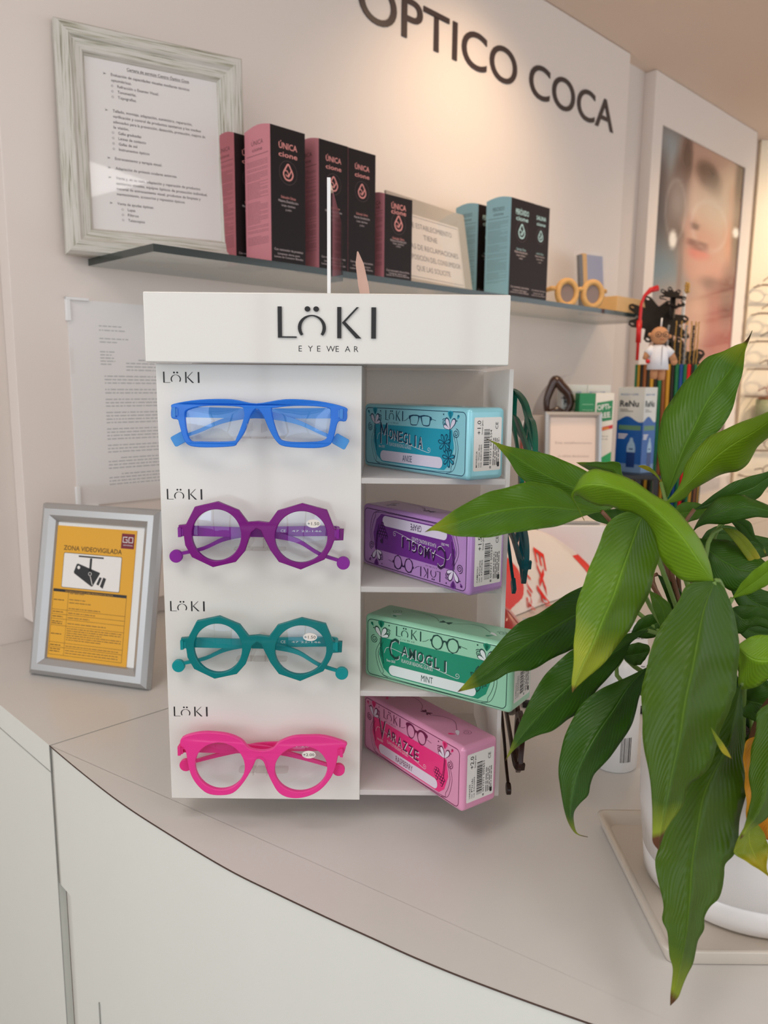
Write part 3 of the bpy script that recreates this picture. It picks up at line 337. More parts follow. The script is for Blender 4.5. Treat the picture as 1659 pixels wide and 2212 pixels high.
'R':(5,[[2156,5000,2426,2156,5000,2426,2156,5000,2426],[2167,4982,2341,2177,4982,2343,2187,4982,2344],[2179,4964,2256,2199,4964,2259,2219,4964,2263],[2190,4945,2171,2220,4945,2176,2250,4945,2182],[2202,4927,2086,2241,4927,2093,2281,4927,2100],[2213,4909,2001,2262,4909,2010,2311,4909,2018],[2225,4891,1917,2281,4891,1926,2338,4891,1936],[2237,4873,1833,2299,4873,1843,2361,4873,1852],[2249,4855,1749,2312,4855,1758,2374,4855,1767],[2264,4836,1665,2318,4836,1672,2372,4836,1680],[2290,4818,1586,2322,4818,1590,2353,4818,1594],[2327,4800,1511,2327,4800,1511,2327,4800,1511]]),
'Y':(7,[[2405,4550,1663,2405,4550,1663,2405,4550,1663],[2323,4537,1663,2387,4537,1640,2451,4537,1616],[2254,4526,1635,2374,4526,1600,2494,4526,1565],[2245,4517,1560,2386,4517,1532,2526,4517,1503],[2251,4509,1483,2399,4509,1459,2547,4509,1436],[2257,4502,1404,2410,4502,1385,2562,4502,1366],[2267,4498,1325,2419,4498,1309,2571,4498,1293],[2278,4495,1244,2425,4495,1232,2573,4495,1220],[2285,4494,1162,2426,4494,1154,2566,4494,1146],[2304,4494,1080,2426,4494,1077,2548,4494,1074],[2366,4496,1024,2433,4496,1024,2501,4496,1023],[2441,4500,989,2441,4500,989,2441,4500,989]]),
'S1':(5,[[2700,6000,2115,2700,6000,2115,2700,6000,2115],[2748,6000,2062,2748,6000,2047,2747,6000,2032],[2800,6000,2014,2798,6000,1982,2796,6000,1950],[2862,6000,1981,2856,6000,1926,2850,6000,1871],[2928,6000,1960,2924,6000,1884,2920,6000,1807],[2995,6000,1947,3000,6000,1857,3004,6000,1767],[3063,6000,1944,3078,6000,1847,3094,6000,1750],[3130,6000,1949,3156,6000,1853,3183,6000,1757],[3196,6000,1959,3226,6000,1882,3256,6000,1804],[3259,6000,1977,3280,6000,1929,3301,6000,1880],[3317,6000,2009,3327,6000,1986,3337,6000,1963],[3371,6000,2045,3371,6000,2045,3371,6000,2045]]),
'S2':(5,[[2793,5800,1267,2793,5800,1267,2793,5800,1267],[2810,5800,1329,2826,5800,1268,2842,5800,1208],[2831,5800,1389,2863,5800,1270,2894,5800,1150],[2870,5800,1436,2912,5800,1269,2954,5800,1101],[2928,5800,1456,2972,5800,1259,3018,5800,1060],[2989,5800,1461,3038,5800,1247,3087,5800,1031],[3052,5800,1458,3105,5800,1237,3159,5800,1013],[3114,5800,1447,3167,5800,1247,3220,5800,1044],[3175,5800,1427,3216,5800,1268,3257,5800,1107],[3232,5800,1394,3258,5800,1285,3285,5800,1174],[3284,5800,1354,3297,5800,1299,3310,5800,1243],[3336,5800,1312,3336,5800,1312,3336,5800,1312]]),
'S3':(5,[[2602,6200,2523,2602,6200,2523,2602,6200,2523],[2647,6200,2583,2658,6200,2536,2669,6200,2489],[2694,6200,2641,2716,6200,2549,2737,6200,2456],[2754,6200,2681,2781,6200,2556,2807,6200,2429],[2828,6200,2665,2853,6200,2535,2878,6200,2404],[2902,6200,2639,2926,6200,2516,2951,6200,2392],[2978,6200,2626,2999,6200,2516,3021,6200,2405],[3054,6200,2612,3070,6200,2522,3087,6200,2432],[3129,6200,2594,3141,6200,2526,3154,6200,2458],[3204,6200,2573,3213,6200,2528,3221,6200,2482],[3279,6200,2552,3284,6200,2529,3288,6200,2506],[3355,6200,2531,3355,6200,2531,3355,6200,2531]]),
'S4':(5,[[2767,6100,2279,2767,6100,2279,2767,6100,2279],[2822,6100,2311,2810,6100,2260,2797,6100,2209],[2885,6100,2315,2857,6100,2227,2829,6100,2139],[2942,6100,2276,2905,6100,2175,2869,6100,2072],[2995,6100,2232,2957,6100,2123,2919,6100,2014],[3053,6100,2197,3018,6100,2084,2983,6100,1971],[3117,6100,2174,3084,6100,2057,3052,6100,1938],[3181,6100,2154,3152,6100,2033,3123,6100,1912],[3241,6100,2121,3219,6100,2010,3196,6100,1897],[3295,6100,2076,3281,6100,1993,3268,6100,1908],[3344,6100,2027,3338,6100,1984,3332,6100,1940],[3393,6100,1977,3393,6100,1977,3393,6100,1977]]),
'S5':(5,[[2677,5700,1908,2677,5700,1908,2677,5700,1908],[2695,5700,1839,2715,5700,1846,2734,5700,1854],[2714,5700,1770,2752,5700,1784,2791,5700,1799],[2732,5700,1701,2789,5700,1721,2846,5700,1741],[2750,5700,1631,2823,5700,1656,2897,5700,1680],[2767,5700,1561,2855,5700,1588,2943,5700,1614],[2780,5700,1490,2881,5700,1517,2981,5700,1543],[2798,5700,1420,2899,5700,1443,3000,5700,1465],[2826,5700,1352,2910,5700,1370,2995,5700,1387],[2861,5700,1287,2920,5700,1299,2978,5700,1311],[2899,5700,1224,2928,5700,1230,2958,5700,1236],[2937,5700,1160,2937,5700,1160,2937,5700,1160]]),
'S6':(5,[[2725,5300,1417,2725,5300,1417,2725,5300,1417],[2786,5274,1384,2722,5274,1373,2658,5274,1362],[2844,5252,1341,2723,5252,1321,2601,5252,1300],[2886,5233,1279,2732,5233,1251,2578,5233,1223],[2917,5217,1206,2757,5217,1174,2596,5217,1142],[2943,5205,1129,2786,5205,1097,2629,5205,1064],[2965,5196,1049,2817,5196,1018,2669,5196,987],[2978,5190,964,2846,5190,937,2713,5190,910],[2979,5188,877,2871,5188,855,2764,5188,834],[2971,5188,789,2896,5188,774,2822,5188,759],[2960,5193,700,2922,5193,693,2885,5193,685],[2950,5200,608,2950,5200,608,2950,5200,608]]),
'S7':(5,[[2097,5800,2385,2097,5800,2385,2097,5800,2385],[2121,5800,2333,2137,5800,2344,2154,5800,2355],[2144,5800,2282,2177,5800,2302,2210,5800,2323],[2168,5800,2230,2214,5800,2256,2260,5800,2282],[2192,5800,2178,2246,5800,2204,2300,5800,2229],[2218,5800,2126,2275,5800,2149,2333,5800,2172],[2243,5800,2074,2300,5800,2093,2357,5800,2111],[2264,5800,2021,2317,5800,2034,2370,5800,2047],[2280,5800,1965,2322,5800,1974,2365,5800,1983],[2293,5800,1909,2322,5800,1914,2351,5800,1920],[2305,5800,1853,2319,5800,1855,2334,5800,1858],[2316,5800,1796,2316,5800,1796,2316,5800,1796]]),
'S8':(6,[[2409,5450,2813,2409,5450,2813,2409,5450,2813],[2455,5437,2811,2446,5437,2795,2438,5437,2780],[2501,5426,2802,2484,5426,2774,2467,5426,2746],[2542,5417,2777,2519,5417,2744,2496,5417,2710],[2577,5409,2742,2551,5409,2708,2524,5409,2674],[2610,5402,2702,2581,5402,2669,2552,5402,2635],[2641,5398,2661,2611,5398,2629,2581,5398,2597],[2669,5395,2616,2640,5395,2587,2611,5395,2558],[2693,5394,2568,2668,5394,2544,2643,5394,2520],[2715,5394,2519,2697,5394,2502,2678,5394,2485],[2735,5396,2468,2726,5396,2459,2717,5396,2450],[2757,5400,2416,2757,5400,2416,2757,5400,2416]]),
}
GL={
'poly':([[-3148,2590],[-1530,1945],[-821,993],[18,1076],[890,973],[1594,1940],[3487,2510],[5371,1978],[5951,469],[6681,402],[6645,-379],[5951,-386],[5731,-986],[5179,-1928],[3338,-2700],[1654,-2077],[1006,-1146],[510,-106],[263,448],[-135,630],[-580,254],[-1120,-1280],[-1834,-2113],[-3645,-2583],[-5314,-1848],[-5834,-917],[-5919,-135],[-6356,-102],[-6333,604],[-5747,684],[-4975,2131]],[[[-1278,-13],[-1326,-431],[-1450,-835],[-1648,-1209],[-1910,-1538],[-2227,-1809],[-2587,-2012],[-2975,-2139],[-3378,-2185],[-3778,-2148],[-4160,-2028],[-4510,-1832],[-4814,-1567],[-5059,-1243],[-5238,-874],[-5342,-472],[-5369,-55],[-5317,363],[-5188,764],[-4989,1134],[-4726,1458],[-4409,1725],[-4052,1924],[-3667,2048],[-3269,2093],[-2874,2056],[-2495,1940],[-2148,1748],[-1845,1487],[-1598,1168],[-1417,802],[-1309,403]],[[5513,-93],[5471,-511],[5350,-915],[5152,-1289],[4887,-1618],[4564,-1890],[4195,-2093],[3794,-2220],[3378,-2266],[2963,-2229],[2565,-2110],[2199,-1914],[1879,-1649],[1619,-1325],[1427,-955],[1311,-553],[1276,-136],[1322,282],[1448,683],[1648,1053],[1914,1378],[2236,1645],[2603,1844],[2999,1969],[3411,2014],[3821,1977],[4216,1861],[4579,1669],[4898,1408],[5159,1089],[5353,723],[5473,324]]],[[-6938, -2085], [6683, -2405]]),
'rect':([[-6672,746],[-6484,1030],[-4485,1366],[-1999,1426],[-88,1129],[2189,1468],[4637,1351],[6661,914],[6839,528],[6769,-74],[6163,-151],[5806,-1400],[5447,-1975],[4300,-2165],[2151,-2044],[1476,-1621],[952,-736],[504,323],[-21,848],[-529,313],[-1016,-933],[-1642,-1831],[-2077,-2086],[-4588,-2183],[-5617,-1871],[-6041,-628],[-6202,-97],[-6696,40]],[[[-5728,226],[-5285,760],[-3784,1022],[-1334,976],[-950,627],[-998,-45],[-1563,-1473],[-1999,-1799],[-4399,-1859],[-5431,-1654]],[[1042,647],[1508,933],[3251,1091],[5346,971],[5736,517],[5520,-1046],[5161,-1656],[3944,-1811],[2154,-1757],[1552,-1264]]],[[-6431, -1691], [6375, -1745]]),
'cat':([[-6497,2098],[-5068,2642],[-3693,2738],[-2438,2589],[-1493,2152],[-856,1466],[212,1273],[1056,1445],[1676,2063],[2749,2481],[3932,2535],[5305,2427],[6985,1794],[7062,1469],[6833,812],[6450,767],[6258,-15],[5834,-1175],[4945,-2221],[3783,-2775],[2584,-2830],[1622,-2382],[1018,-1351],[610,-323],[390,374],[49,657],[-336,571],[-695,-213],[-1450,-1502],[-2318,-2425],[-3406,-2686],[-4485,-2573],[-5315,-1875],[-5827,-969],[-6060,182],[-6222,1123],[-6601,1241]],[[[-1192,-116],[-1242,-537],[-1373,-944],[-1582,-1321],[-1859,-1653],[-2194,-1927],[-2575,-2132],[-2986,-2261],[-3412,-2307],[-3836,-2270],[-4242,-2150],[-4612,-1953],[-4935,-1686],[-5196,-1360],[-5385,-987],[-5497,-583],[-5526,-162],[-5472,259],[-5337,663],[-5126,1037],[-4848,1364],[-4514,1634],[-4135,1835],[-3728,1961],[-3306,2006],[-2887,1970],[-2485,1853],[-2117,1659],[-1796,1397],[-1534,1075],[-1341,706],[-1226,304]],[[5624,-294],[5580,-704],[5453,-1101],[5245,-1468],[4966,-1792],[4626,-2059],[4238,-2259],[3817,-2384],[3379,-2430],[2943,-2394],[2524,-2277],[2138,-2086],[1802,-1826],[1528,-1508],[1326,-1145],[1204,-751],[1167,-341],[1215,69],[1346,463],[1556,827],[1836,1146],[2176,1409],[2561,1605],[2978,1728],[3411,1772],[3843,1737],[4259,1623],[4641,1435],[4977,1179],[5252,866],[5456,507],[5582,115]]],[[-6543, -782], [6479, -810]]),
}
# ================================================================== the room
def wallbox(name, s0, s1, n0, n1, z0, z1, m):
    b = MB(); V = [at(s, n, z) for z in (z0, z1) for s, n in ((s0, n0), (s1, n0), (s1, n1), (s0, n1))]
    b.add(V, [(0, 3, 2, 1), (4, 5, 6, 7), (0, 1, 5, 4), (1, 2, 6, 5), (2, 3, 7, 6), (3, 0, 4, 7)], m); return ob(name, b)
struct(wallbox('wall_back', -2.2, 2.9, -.12, 0, -.95, 1.25, M['wall']))
b = MB(); b.box(1.28, 2.97, -.95, 4.6, 3.09, 1.25, mat('wall_cream', (232, 214, 186), .7, vary=(2, .02))); struct(ob('wall_right', b))
b = MB(); b.box(-4.5, -4.2, 1.25, 4.6, 3.3, 1.33, M['ceiling']); struct(ob('ceiling', b))
b = MB(); b.box(-4.5, -4.2, -1.0, 4.6, 3.3, -.95, M['floor']); struct(ob('floor', b))

# assumed ceiling downlights, out of view, added for reflections: trim ring and glowing disc, above the shelf wall
def downlight(s, n, label):
    t = thing('assumed_ceiling_downlight', label, 'ceiling light', at(s, n, 1.25), WR, 'assumed recessed downlights in the ceiling')
    b = MB(); b.lathe([(.042, 0), (.055, 0), (.055, -.004), (.042, -.006), (.042, 0)], M['whiteplastic'], 28); ob('trim_ring', b, t)
    b = MB(); b.lathe([(.0, -.0015), (.042, -.0015)], mat('lamp_glow', (255, 226, 186), .5, emit=14), 28); ob('diffuser', b, t)
for a, c in (((.95, .5), 'assumed recessed downlight in the ceiling above the glass shelf'), ((2.1, .55), 'assumed recessed downlight in the ceiling in front of the portrait poster'), ((.1, .7), 'assumed recessed downlight in the ceiling above the wooden frame')): downlight(*a, c)

# ---- unseen shop front behind camera, glazing bars added for reflections, open to street light
t = struct(bpy.data.objects.new('window_1', None)); COL.objects.link(t); t.location = (0, -2.8, 0)
fm = mat('window_frame_grey', (120, 122, 124), .4)
for x in (-2.9, -1.75, -.62, .42, 1.46, 2.5): b = MB(); b.box(x-.03, 0, -.95, x+.03, .06, 1.25, fm); ob('mullion', b, t)
for z in (-.95, .93, 1.19): b = MB(); b.box(-2.9, .002, z, 2.5, .058, z+.06, fm); ob('transom', b, t)
b = MB(); b.box(-2.87, .02, -.89, -.65, .04, -.25, mat('window_panel', (188, 190, 190), .6)); ob('lower_panel', b, t)
# ---- white sign panel on the back wall
t = thing('shop_sign', 'tall white sign board on the wall with large dark capital letters under the ceiling', 'sign', at(0, .033, 0), WR)
b = MB(); b.box(.0355, 0, .0348, 1.6572, .0325, 1.2485, M['board']); ob('panel', b, t, .0012)
k = Ink((0, 0, 0), (1, 0, 0), (0, 0, 1)); k.k = 3
full = text2d('ÓPTICO COCA', 6, .004); sc_ = .914/(full[3]-full[2]); xw = .672
for i, wd_ in enumerate(('ÓPTICO', 'COCA')):
    tw = text2d(wd_, 6, .004); w_ = (tw[3]-tw[2])*sc_; x_ = xw if i == 0 else xw+.914-w_
    k = Ink((0, 0, 0), (1, 0, 0), (0, 0, 1)); k.k = 3; k.text(wd_, x_, 1.0358, .0757, M['letter'], w=w_, off=.004, res=6)
    o = ob('lettering', k.mb, t); md = o.modifiers.new('depth', 'SOLIDIFY'); md.thickness = .0022; md.offset = 1

# ---- portrait poster in a white box frame
t = thing('poster_frame', 'tall white box frame with portrait poster of a face wearing glasses', 'poster', at(0, .034, 0), WR)
b = MB()
F0, F1, I0, I1 = 1.804, 2.556, 1.862, 2.476
b.box(F0, 0, .06, I0, .0335, 1.2485, M['board']); b.box(I1, 0, .06, F1, .0335, 1.2485, M['board'])
b.box(I0, 0, 1.118, I1, .0335, 1.2485, M['board']); b.box(I0, 0, .06, I1, .0335, .14, M['board'])
ob('frame', b, t)
NX, NZ = 64, 100; zz0, zz1 = .14, 1.118
BL = [(1.923, 1.055, 0.102, 0.074, (142, 152, 156), 0.70), (2.028, 0.944, 0.082, 0.143, (74, 54, 50), 0.35), (1.872, 0.905, 0.063, 0.138, (72, 66, 70), 0.60), (1.932, 0.703, 0.181, 0.093, (96, 120, 134), 0.80), (1.914, 0.621, 0.151, 0.080, (112, 130, 138), 0.80), (2.267, 0.954, 0.209, 0.266, (184, 146, 128), 0.28), (2.197, 0.787, 0.158, 0.099, (184, 132, 116), 0.40), (2.086, 1.081, 0.084, 0.052, (182, 144, 128), 0.60), (2.186, 1.042, 0.089, 0.040, (92, 64, 52), 0.40), (2.039, 1.052, 0.038, 0.076, (78, 54, 48), 0.40), (2.261, 1.019, 0.071, 0.033, (74, 50, 42), 0.50), (2.368, 1.014, 0.083, 0.085, (208, 174, 146), 0.60), (2.415, 0.903, 0.062, 0.117, (192, 126, 100), 0.60), (2.101, 0.942, 0.046, 0.080, (204, 170, 154), 0.80), (2.092, 0.878, 0.059, 0.030, (186, 140, 126), 0.60), (2.125, 0.880, 0.033, 0.011, (96, 56, 50), 0.50), (2.155, 0.829, 0.082, 0.011, (110, 46, 44), 0.30), (2.170, 0.800, 0.076, 0.020, (196, 98, 90), 0.50), (2.170, 0.818, 0.069, 0.004, (98, 40, 40), 0.70), (2.247, 0.749, 0.130, 0.037, (190, 134, 118), 0.60), (2.321, 0.715, 0.128, 0.024, (96, 54, 50), 0.60), (2.459, 1.000, 0.048, 0.247, (92, 66, 50), 0.50), (2.100, 0.549, 0.270, 0.129, (182, 134, 116), 0.60), (2.389, 0.564, 0.157, 0.170, (160, 86, 78), 0.60), (2.423, 0.690, 0.063, 0.091, (110, 60, 54), 0.80), (2.178, 0.597, 0.077, 0.087, (196, 150, 130), 0.80), (2.255, 0.960, 0.157, 0.055, (200, 178, 160), 0.98), (1.991, 0.938, 0.068, 0.072, (146, 134, 130), 0.95), (1.979, 0.820, 0.025, 0.025, (236, 232, 226), 0.40), (2.447, 0.903, 0.028, 0.015, (240, 238, 232), 0.40), (2.040, 0.714, 0.016, 0.083, (120, 96, 92), 0.80)]
me_v = []; me_f = []; cols = []
for j in range(NZ+1):
    for i in range(NX+1):
        s = I0+(I1-I0)*i/NX; z = zz0+(zz1-zz0)*j/NZ; me_v.append((s, .004, z)); c = [104, 84, 76]
        for (bs, bz, rs, rz, cc, so) in BL:
            d = math.hypot((s-bs)/rs, (z-bz)/rz); e = (1+so-d)/(2*so) if so > 0 else (d < 1)
            e = max(0, min(1, e)); e = e*e*(3-2*e)
            c = [a*(1-e)+q*e for a, q in zip(c, cc)]
        for lx, lz, la, lb in ((1.985, .905, .066, .085), (2.235, .893, .135, .075)):      # crystal spectacle rims
            d = abs(math.hypot((s-lx)/la, (z-lz)/lb)-1)
            if d < .14: e = .22*(1-d/.14); c = [a*(1-e)+222*e for a in c]
        cols.append((*lin([max(0, min(255, v)) for v in c]), 1))
for j in range(NZ):
    for i in range(NX): a = j*(NX+1)+i; me_f.append((a, a+1, a+NX+2, a+NX+1))
me = bpy.data.meshes.new('poster_print'); me.from_pydata(me_v, [], me_f)
ca = me.color_attributes.new('print', 'FLOAT_COLOR', 'POINT')
for i, c in enumerate(cols): ca.data[i].color = c
pm = mat('poster_print', (128, 128, 128), .18, coat=.4); nt = pm.node_tree; vc = nt.nodes.new('ShaderNodeVertexColor'); vc.layer_name = 'print'
nt.links.new(vc.outputs[0], nt.nodes['Principled BSDF'].inputs['Base Color']); me.materials.append(pm)
ob('poster_print', me, t)

# ---- glass shelf
t = thing('glass_shelf', 'long dark-edged glass shelf fixed to the white sign panel', 'shelf', at(0, .2205, .543), WR)
gm = mat('shelf_glass', (196, 206, 200), .03, trans=.0, spec=.6, alpha=.62, coat=.5)
b = MB(); b.box(.147, .0016, 0, 1.556, .187, .0098, gm); ob('glass_pane', b, t)
b = MB(); b.box(.147, 0, 0, 1.556, .0015, .0098, M['glassedge']); b.box(.1455, 0, 0, .147, .187, .0098, M['glassedge']); b.box(1.556, 0, 0, 1.5575, .187, .0098, M['glassedge']); ob('polished_edge', b, t)

# ---- mitred frames
def grain(name, axis):
    if name in MATS: return MATS[name]
    m = mat(name, (196, 194, 182), .7); nt = m.node_tree; N = nt.nodes; L = nt.links; b = N['Principled BSDF']
    tc = N.new('ShaderNodeTexCoord'); mp = N.new('ShaderNodeMapping'); mp.inputs['Scale'].default_value = (14, 420, 420) if axis == 'x' else (420, 420, 14)
    no = N.new('ShaderNodeTexNoise'); no.inputs['Scale'].default_value = 1; no.inputs['Detail'].default_value = 3; no.inputs['Roughness'].default_value = .6
    cr = N.new('ShaderNodeValToRGB'); e = cr.color_ramp.elements
    e[0].position = .30; e[0].color = (*lin((128, 124, 108)), 1); e[1].position = .52; e[1].color = (*lin((206, 203, 196)), 1)
    x = e.new(.40); x.color = (*lin((178, 176, 160)), 1)
    L.new(tc.outputs['Object'], mp.inputs[0]); L.new(mp.outputs[0], no.inputs['Vector']); L.new(no.outputs['Fac'], cr.inputs[0]); L.new(cr.outputs[0], b.inputs['Base Color'])
    bp = N.new('ShaderNodeBump'); bp.inputs['Strength'].default_value = .6; bp.inputs['Distance'].default_value = .001; L.new(no.outputs['Fac'], bp.inputs['Height']); L.new(bp.outputs[0], b.inputs['Normal'])
    return m
def bars(w, h, prof, mh, mv, name, parent, sm=False):
    """prof: (inset, y) points; four mitred lengths swept round a w x h rectangle, front facing -y"""
    b = MB(); n = len(prof)
    C = lambda i: [(i, i), (w-i, i), (w-i, h-i), (i, h-i)]
    for s in range(4):
        V = []
        for q in (s, (s+1) % 4):
            for (i, y) in prof: c = C(i)[q]; V.append((c[0], y, c[1]))
        b.add(V, [(j, n+j, n+(j+1) % n, (j+1) % n) for j in range(n)], mh if s % 2 == 0 else mv, sm)
    return ob(name, b, parent)

# whitewashed wooden frame with the services notice
t = thing('wooden_picture_frame', 'whitewashed wooden frame with printed services notice leaning on the glass shelf', 'picture frame', (-.4407, 1.1145, .5535), rot=(math.radians(-1.9), 0, math.radians(30)))
bars(.262, .303, [(0, .0), (.004, -.006), (.018, -.0075), (.022, -.003), (.034, -.001), (.038, .006), (.0385, .012), (0, .012)], grain('whitewash_x', 'x'), grain('whitewash_z', 'z'), 'frame', t)
b = MB(); b.box(.03, .007, .03, .232, .009, .273, M['paper']); sh = ob('notice_sheet', b, t)
k = Ink((.0385, .0069, .0385), (1, 0, 0), (0, 0, 1)); PW, PH = .185, .226; k.k = 1
def ln(tx, x, y, bul=None, sz=.0039):
    if bul == '>': k.poly([(x-.011, y), (x-.006, y+.0015), (x-.011, y+.003), (x-.009, y+.0015)], M['txt'])
    if bul == 'o': k.line(circ(x-.007, y+.0014, .0013, n=8), .0004, M['txt'], True)
    k.text(tx, x, y, sz, M['txt'], w=len(tx)*.00212, off=.01)
k.text('Cartera de servicio Centro Óptico Coca', .100, .2180, .0038, M['txt'], 'c', w=.088, off=.015); k.rect(.056, .2168, .144, .2173, M['txt'])
Y = .207
for row in (('>', 'Evaluación de capacidades visuales mediante técnicas', .030), (None, 'optométricas.', .030), ('o', 'Refracción o Examen Visual.', .038), ('o', 'Tonometrías.', .038), ('o', 'Topografías.', .038), 0, 0,
            ('>', 'Tallado, montaje, adaptación, suministro, reparación,', .030), (None, 'verificación y control de productos sanitarios y los medios', .030), (None, 'adecuados para la prevención, detección, protección, mejora de', .030), (None, 'la visión.', .030),
            ('o', 'Gafas graduadas', .036), ('o', 'Lentes de contacto', .036), ('o', 'Gafas de sol', .036), ('o', 'Instrumentos ópticos', .036), 0, ('>', 'Entrenamiento y terapia visual.', .030), 0, ('>', 'Adaptación de prótesis oculares externas.', .030), 0,
            ('>', 'Venta y, en su caso, adaptación y reparación de productos', .030), (None, 'sanitarios visuales, equipos ópticos de protección individual,', .030), (None, 'material de entrenamiento visual, productos de limpieza y', .030), (None, 'mantenimiento, accesorios y repuestos ópticos.', .030), 0,
            ('>', 'Venta de ayudas ópticas:', .030), ('o', 'Lupas', .044), ('o', 'Filtros', .044), ('o', 'Telescopios', .044)):
    if row == 0: Y -= .0058; continue
    ln(row[1], row[2]+.004, Y, row[0]); Y -= .0072
k.done('printed_text', t)
ob('glass_pane', (lambda b: (b.box(.032, .0045, .032, .230, .0055, .271, M['clear']), b)[1])(MB()), t)

# clear-clipped certificate on the sign panel
t = thing('certificate', 'pale glass-fronted certificate clipped to the sign panel below the shelf', 'certificate', at(.1105, .036, .197), WR)
b = MB(); b.box(0, 0, 0, .212, .0029, .297, M['paper']); ob('paper_sheet', b, t)
k = Ink((0, 0, 0), (1, 0, 0), (0, 0, 1)); g = mat('faint_print', (168, 168, 168), .7); rr = random.Random(3); k.k = 1
for y, x0, x1 in ((.262, .045, .080), (.256, .045, .085), (.244, .045, .09), (.239, .045, .072), (.225, .045, .068), (.2205, .045, .064), (.216, .045, .066), (.2115, .045, .068), (.207, .045, .062)): k.scribble(x0, x1, y, .0026, g, rr)
y = .214
for q, (n, x0) in enumerate(((4, .085), (3, .05), (2, .05), (3, .05), (4, .05), (4, .05), (3, .05), (4, .05), (4, .05))):
    for i in range(n): k.scribble(x0 + (.02 if (q == 0 and i == 0) or (q > 6 and i == 0) else 0), .195 if i < n-1 else .195-.05*rr.random()-.02, y, .0028, g, rr); y -= .0050
    y -= .0045
k.done('printed_text', t)
b = MB(); b.box(-.001, -.0025, -.001, .213, -.0006, .298, M['clear']); ob('glass_pane', b, t)
for (x, z, sx, sz) in ((-.003, .300, 1, -1), (.215, .300, -1, -1), (-.003, -.003, 1, 1), (.215, -.003, -1, 1)):
    b = MB(); x1, z1 = x+sx*.033, z+sz*.004
    b.box(min(x, x1), -.005, min(z, z1), max(x, x1), .0028, max(z, z1), M['whiteplastic'])
    x1, z1 = x+sx*.006, z+sz*.033; b.box(min(x, x1), -.0045, min(z, z1), max(x, x1), .0028, max(z, z1), M['whiteplastic']); ob('corner_clip', b, t, .0008)

# ================================================================== the counter
CV = [(-.3507, .7697), (-.2971, .7153), (-.24, .6601), (-.1869, .6144), (-.1226, .5627), (-.0785, .5325), (-.0387, .5065), (-.0056, .4858), (.0249, .4667), (.0399, .4584), (.0644, .4449), (.088, .4337), (.1105, .4232), (.1282, .4136), (.22, .372), (.34, .328), (.50, .285), (.72, .255), (1.0, .25), (1.25, .27)]
CV = [p for p in CV if p not in ((.0399, .4584), (.088, .4337), (.1105, .4232))]
cv = smooth(CV, 6, False)
def off(c, d):
    o = []
    for i, p in enumerate(c):
        a, b_ = c[max(i-1, 0)], c[min(i+1, len(c)-1)]; dx, dy = b_[0]-a[0], b_[1]-a[1]; l = math.hypot(dx, dy)
        o.append((p[0]+dy/l*d, p[1]-dx/l*d))
    return o
def sn(s, n): p = at(s, n, 0); return (p.x, p.y)
s_c, n_c = -.0752, .3636
back = [sn(3.0-.35, n_c-.0004), sn(s_c, n_c-.0004), sn(s_c, .0012), sn(3.0-.35, .0012)]
t = thing('back_counter', 'white back counter along the wall with a square edge at its left end', 'counter', (0, 0, 0))
b = MB(); b.prism(back[::-1], -.030, 0, M['lamf'], mtop=M['lam']); ob('worktop', b, t)
b = MB(); b.prism([sn(2.6, n_c-.002), sn(s_c+.0006, n_c-.002), sn(s_c+.0006, .0012), sn(2.6, .0012)][::-1], -.949, -.0308, M['lamf']); ob('cabinet_front', b, t)
b = MB(); b.tube([at(s_c-.0002, n_c-.0004, -.0304), at(s_c-.0002, .01, -.0304)], .0005, mat('grey_joint', (150, 150, 145), .7), 6); ob('joint', b, t)
t = thing('curved_counter', 'white counter with long curved front edge, standing before the back counter', 'counter', (0, 0, 0))
pf = cv + [sn(2.65, n_c+.0015), sn(s_c, n_c+.0015)]
b = MB(); b.prism(pf, -.0016, 0, M['lam']); ob('worktop', b, t)
i1 = min(range(len(cv)), key=lambda i: abs(math.hypot(cv[i][0]-CV[0][0], cv[i][1]-CV[0][1])-.026))
ci = off(cv, -.0008)
b = MB(); b.prism(ci + [sn(2.6, n_c+.003), sn(s_c+.001, n_c+.003)], -.16, -.0018, M['lamf'], True)
b.prism(ci[i1:] + [sn(2.6, n_c+.003), sn(s_c+.12, n_c+.003)], -.949, -.16, M['lamf'], True); ob('curved_front', b, t)
ob('edge_strip', (lambda b: (b.tube([(x, y, -.0004) for x, y in off(cv, .0001)], .0006, M['seam'], 6), b)[1])(MB()), t)
b = MB(); x, y = off(cv, -.0012)[i1]; b.tube([(x, y, -.16), (x, y, -.94)], .0008, M['seam'], 6)
b.tube([(CV[0][0]-.0002, CV[0][1], -.002), (CV[0][0]-.0002, CV[0][1], -.94)], .0005, MATS['grey_joint'], 6); ob('joint', b, t)
i2 = min(range(len(cv)), key=lambda i: abs(math.hypot(cv[i][0]-CV[0][0], cv[i][1]-CV[0][1])-.108))
c2 = off(cv, .012)[i2:]; b = MB(); b.prism(c2 + off(cv, -.004)[i2:][::-1], -.945, -.312, M['lamf']); ob('drawer_front', b, t)
b = MB(); b.tube([(x, y, -.3125) for x, y in off(cv, .0122)[i2:i2+30]], .0006, M['seam'], 6); x, y = off(cv, .0)[i2-1]; b.tube([(x, y, -.25), (x, y, -.30)], .0007, MATS['grey_joint'], 6); ob('joint', b, t)
b = MB(); b.prism([sn(2.6, n_c+.0014), sn(s_c+.002, n_c+.0014), sn(s_c+.002, n_c-.0003), sn(2.6, n_c-.0003)][::-1], -.0010, -.0006, M['seam']); ob('joint_filler', b, t)

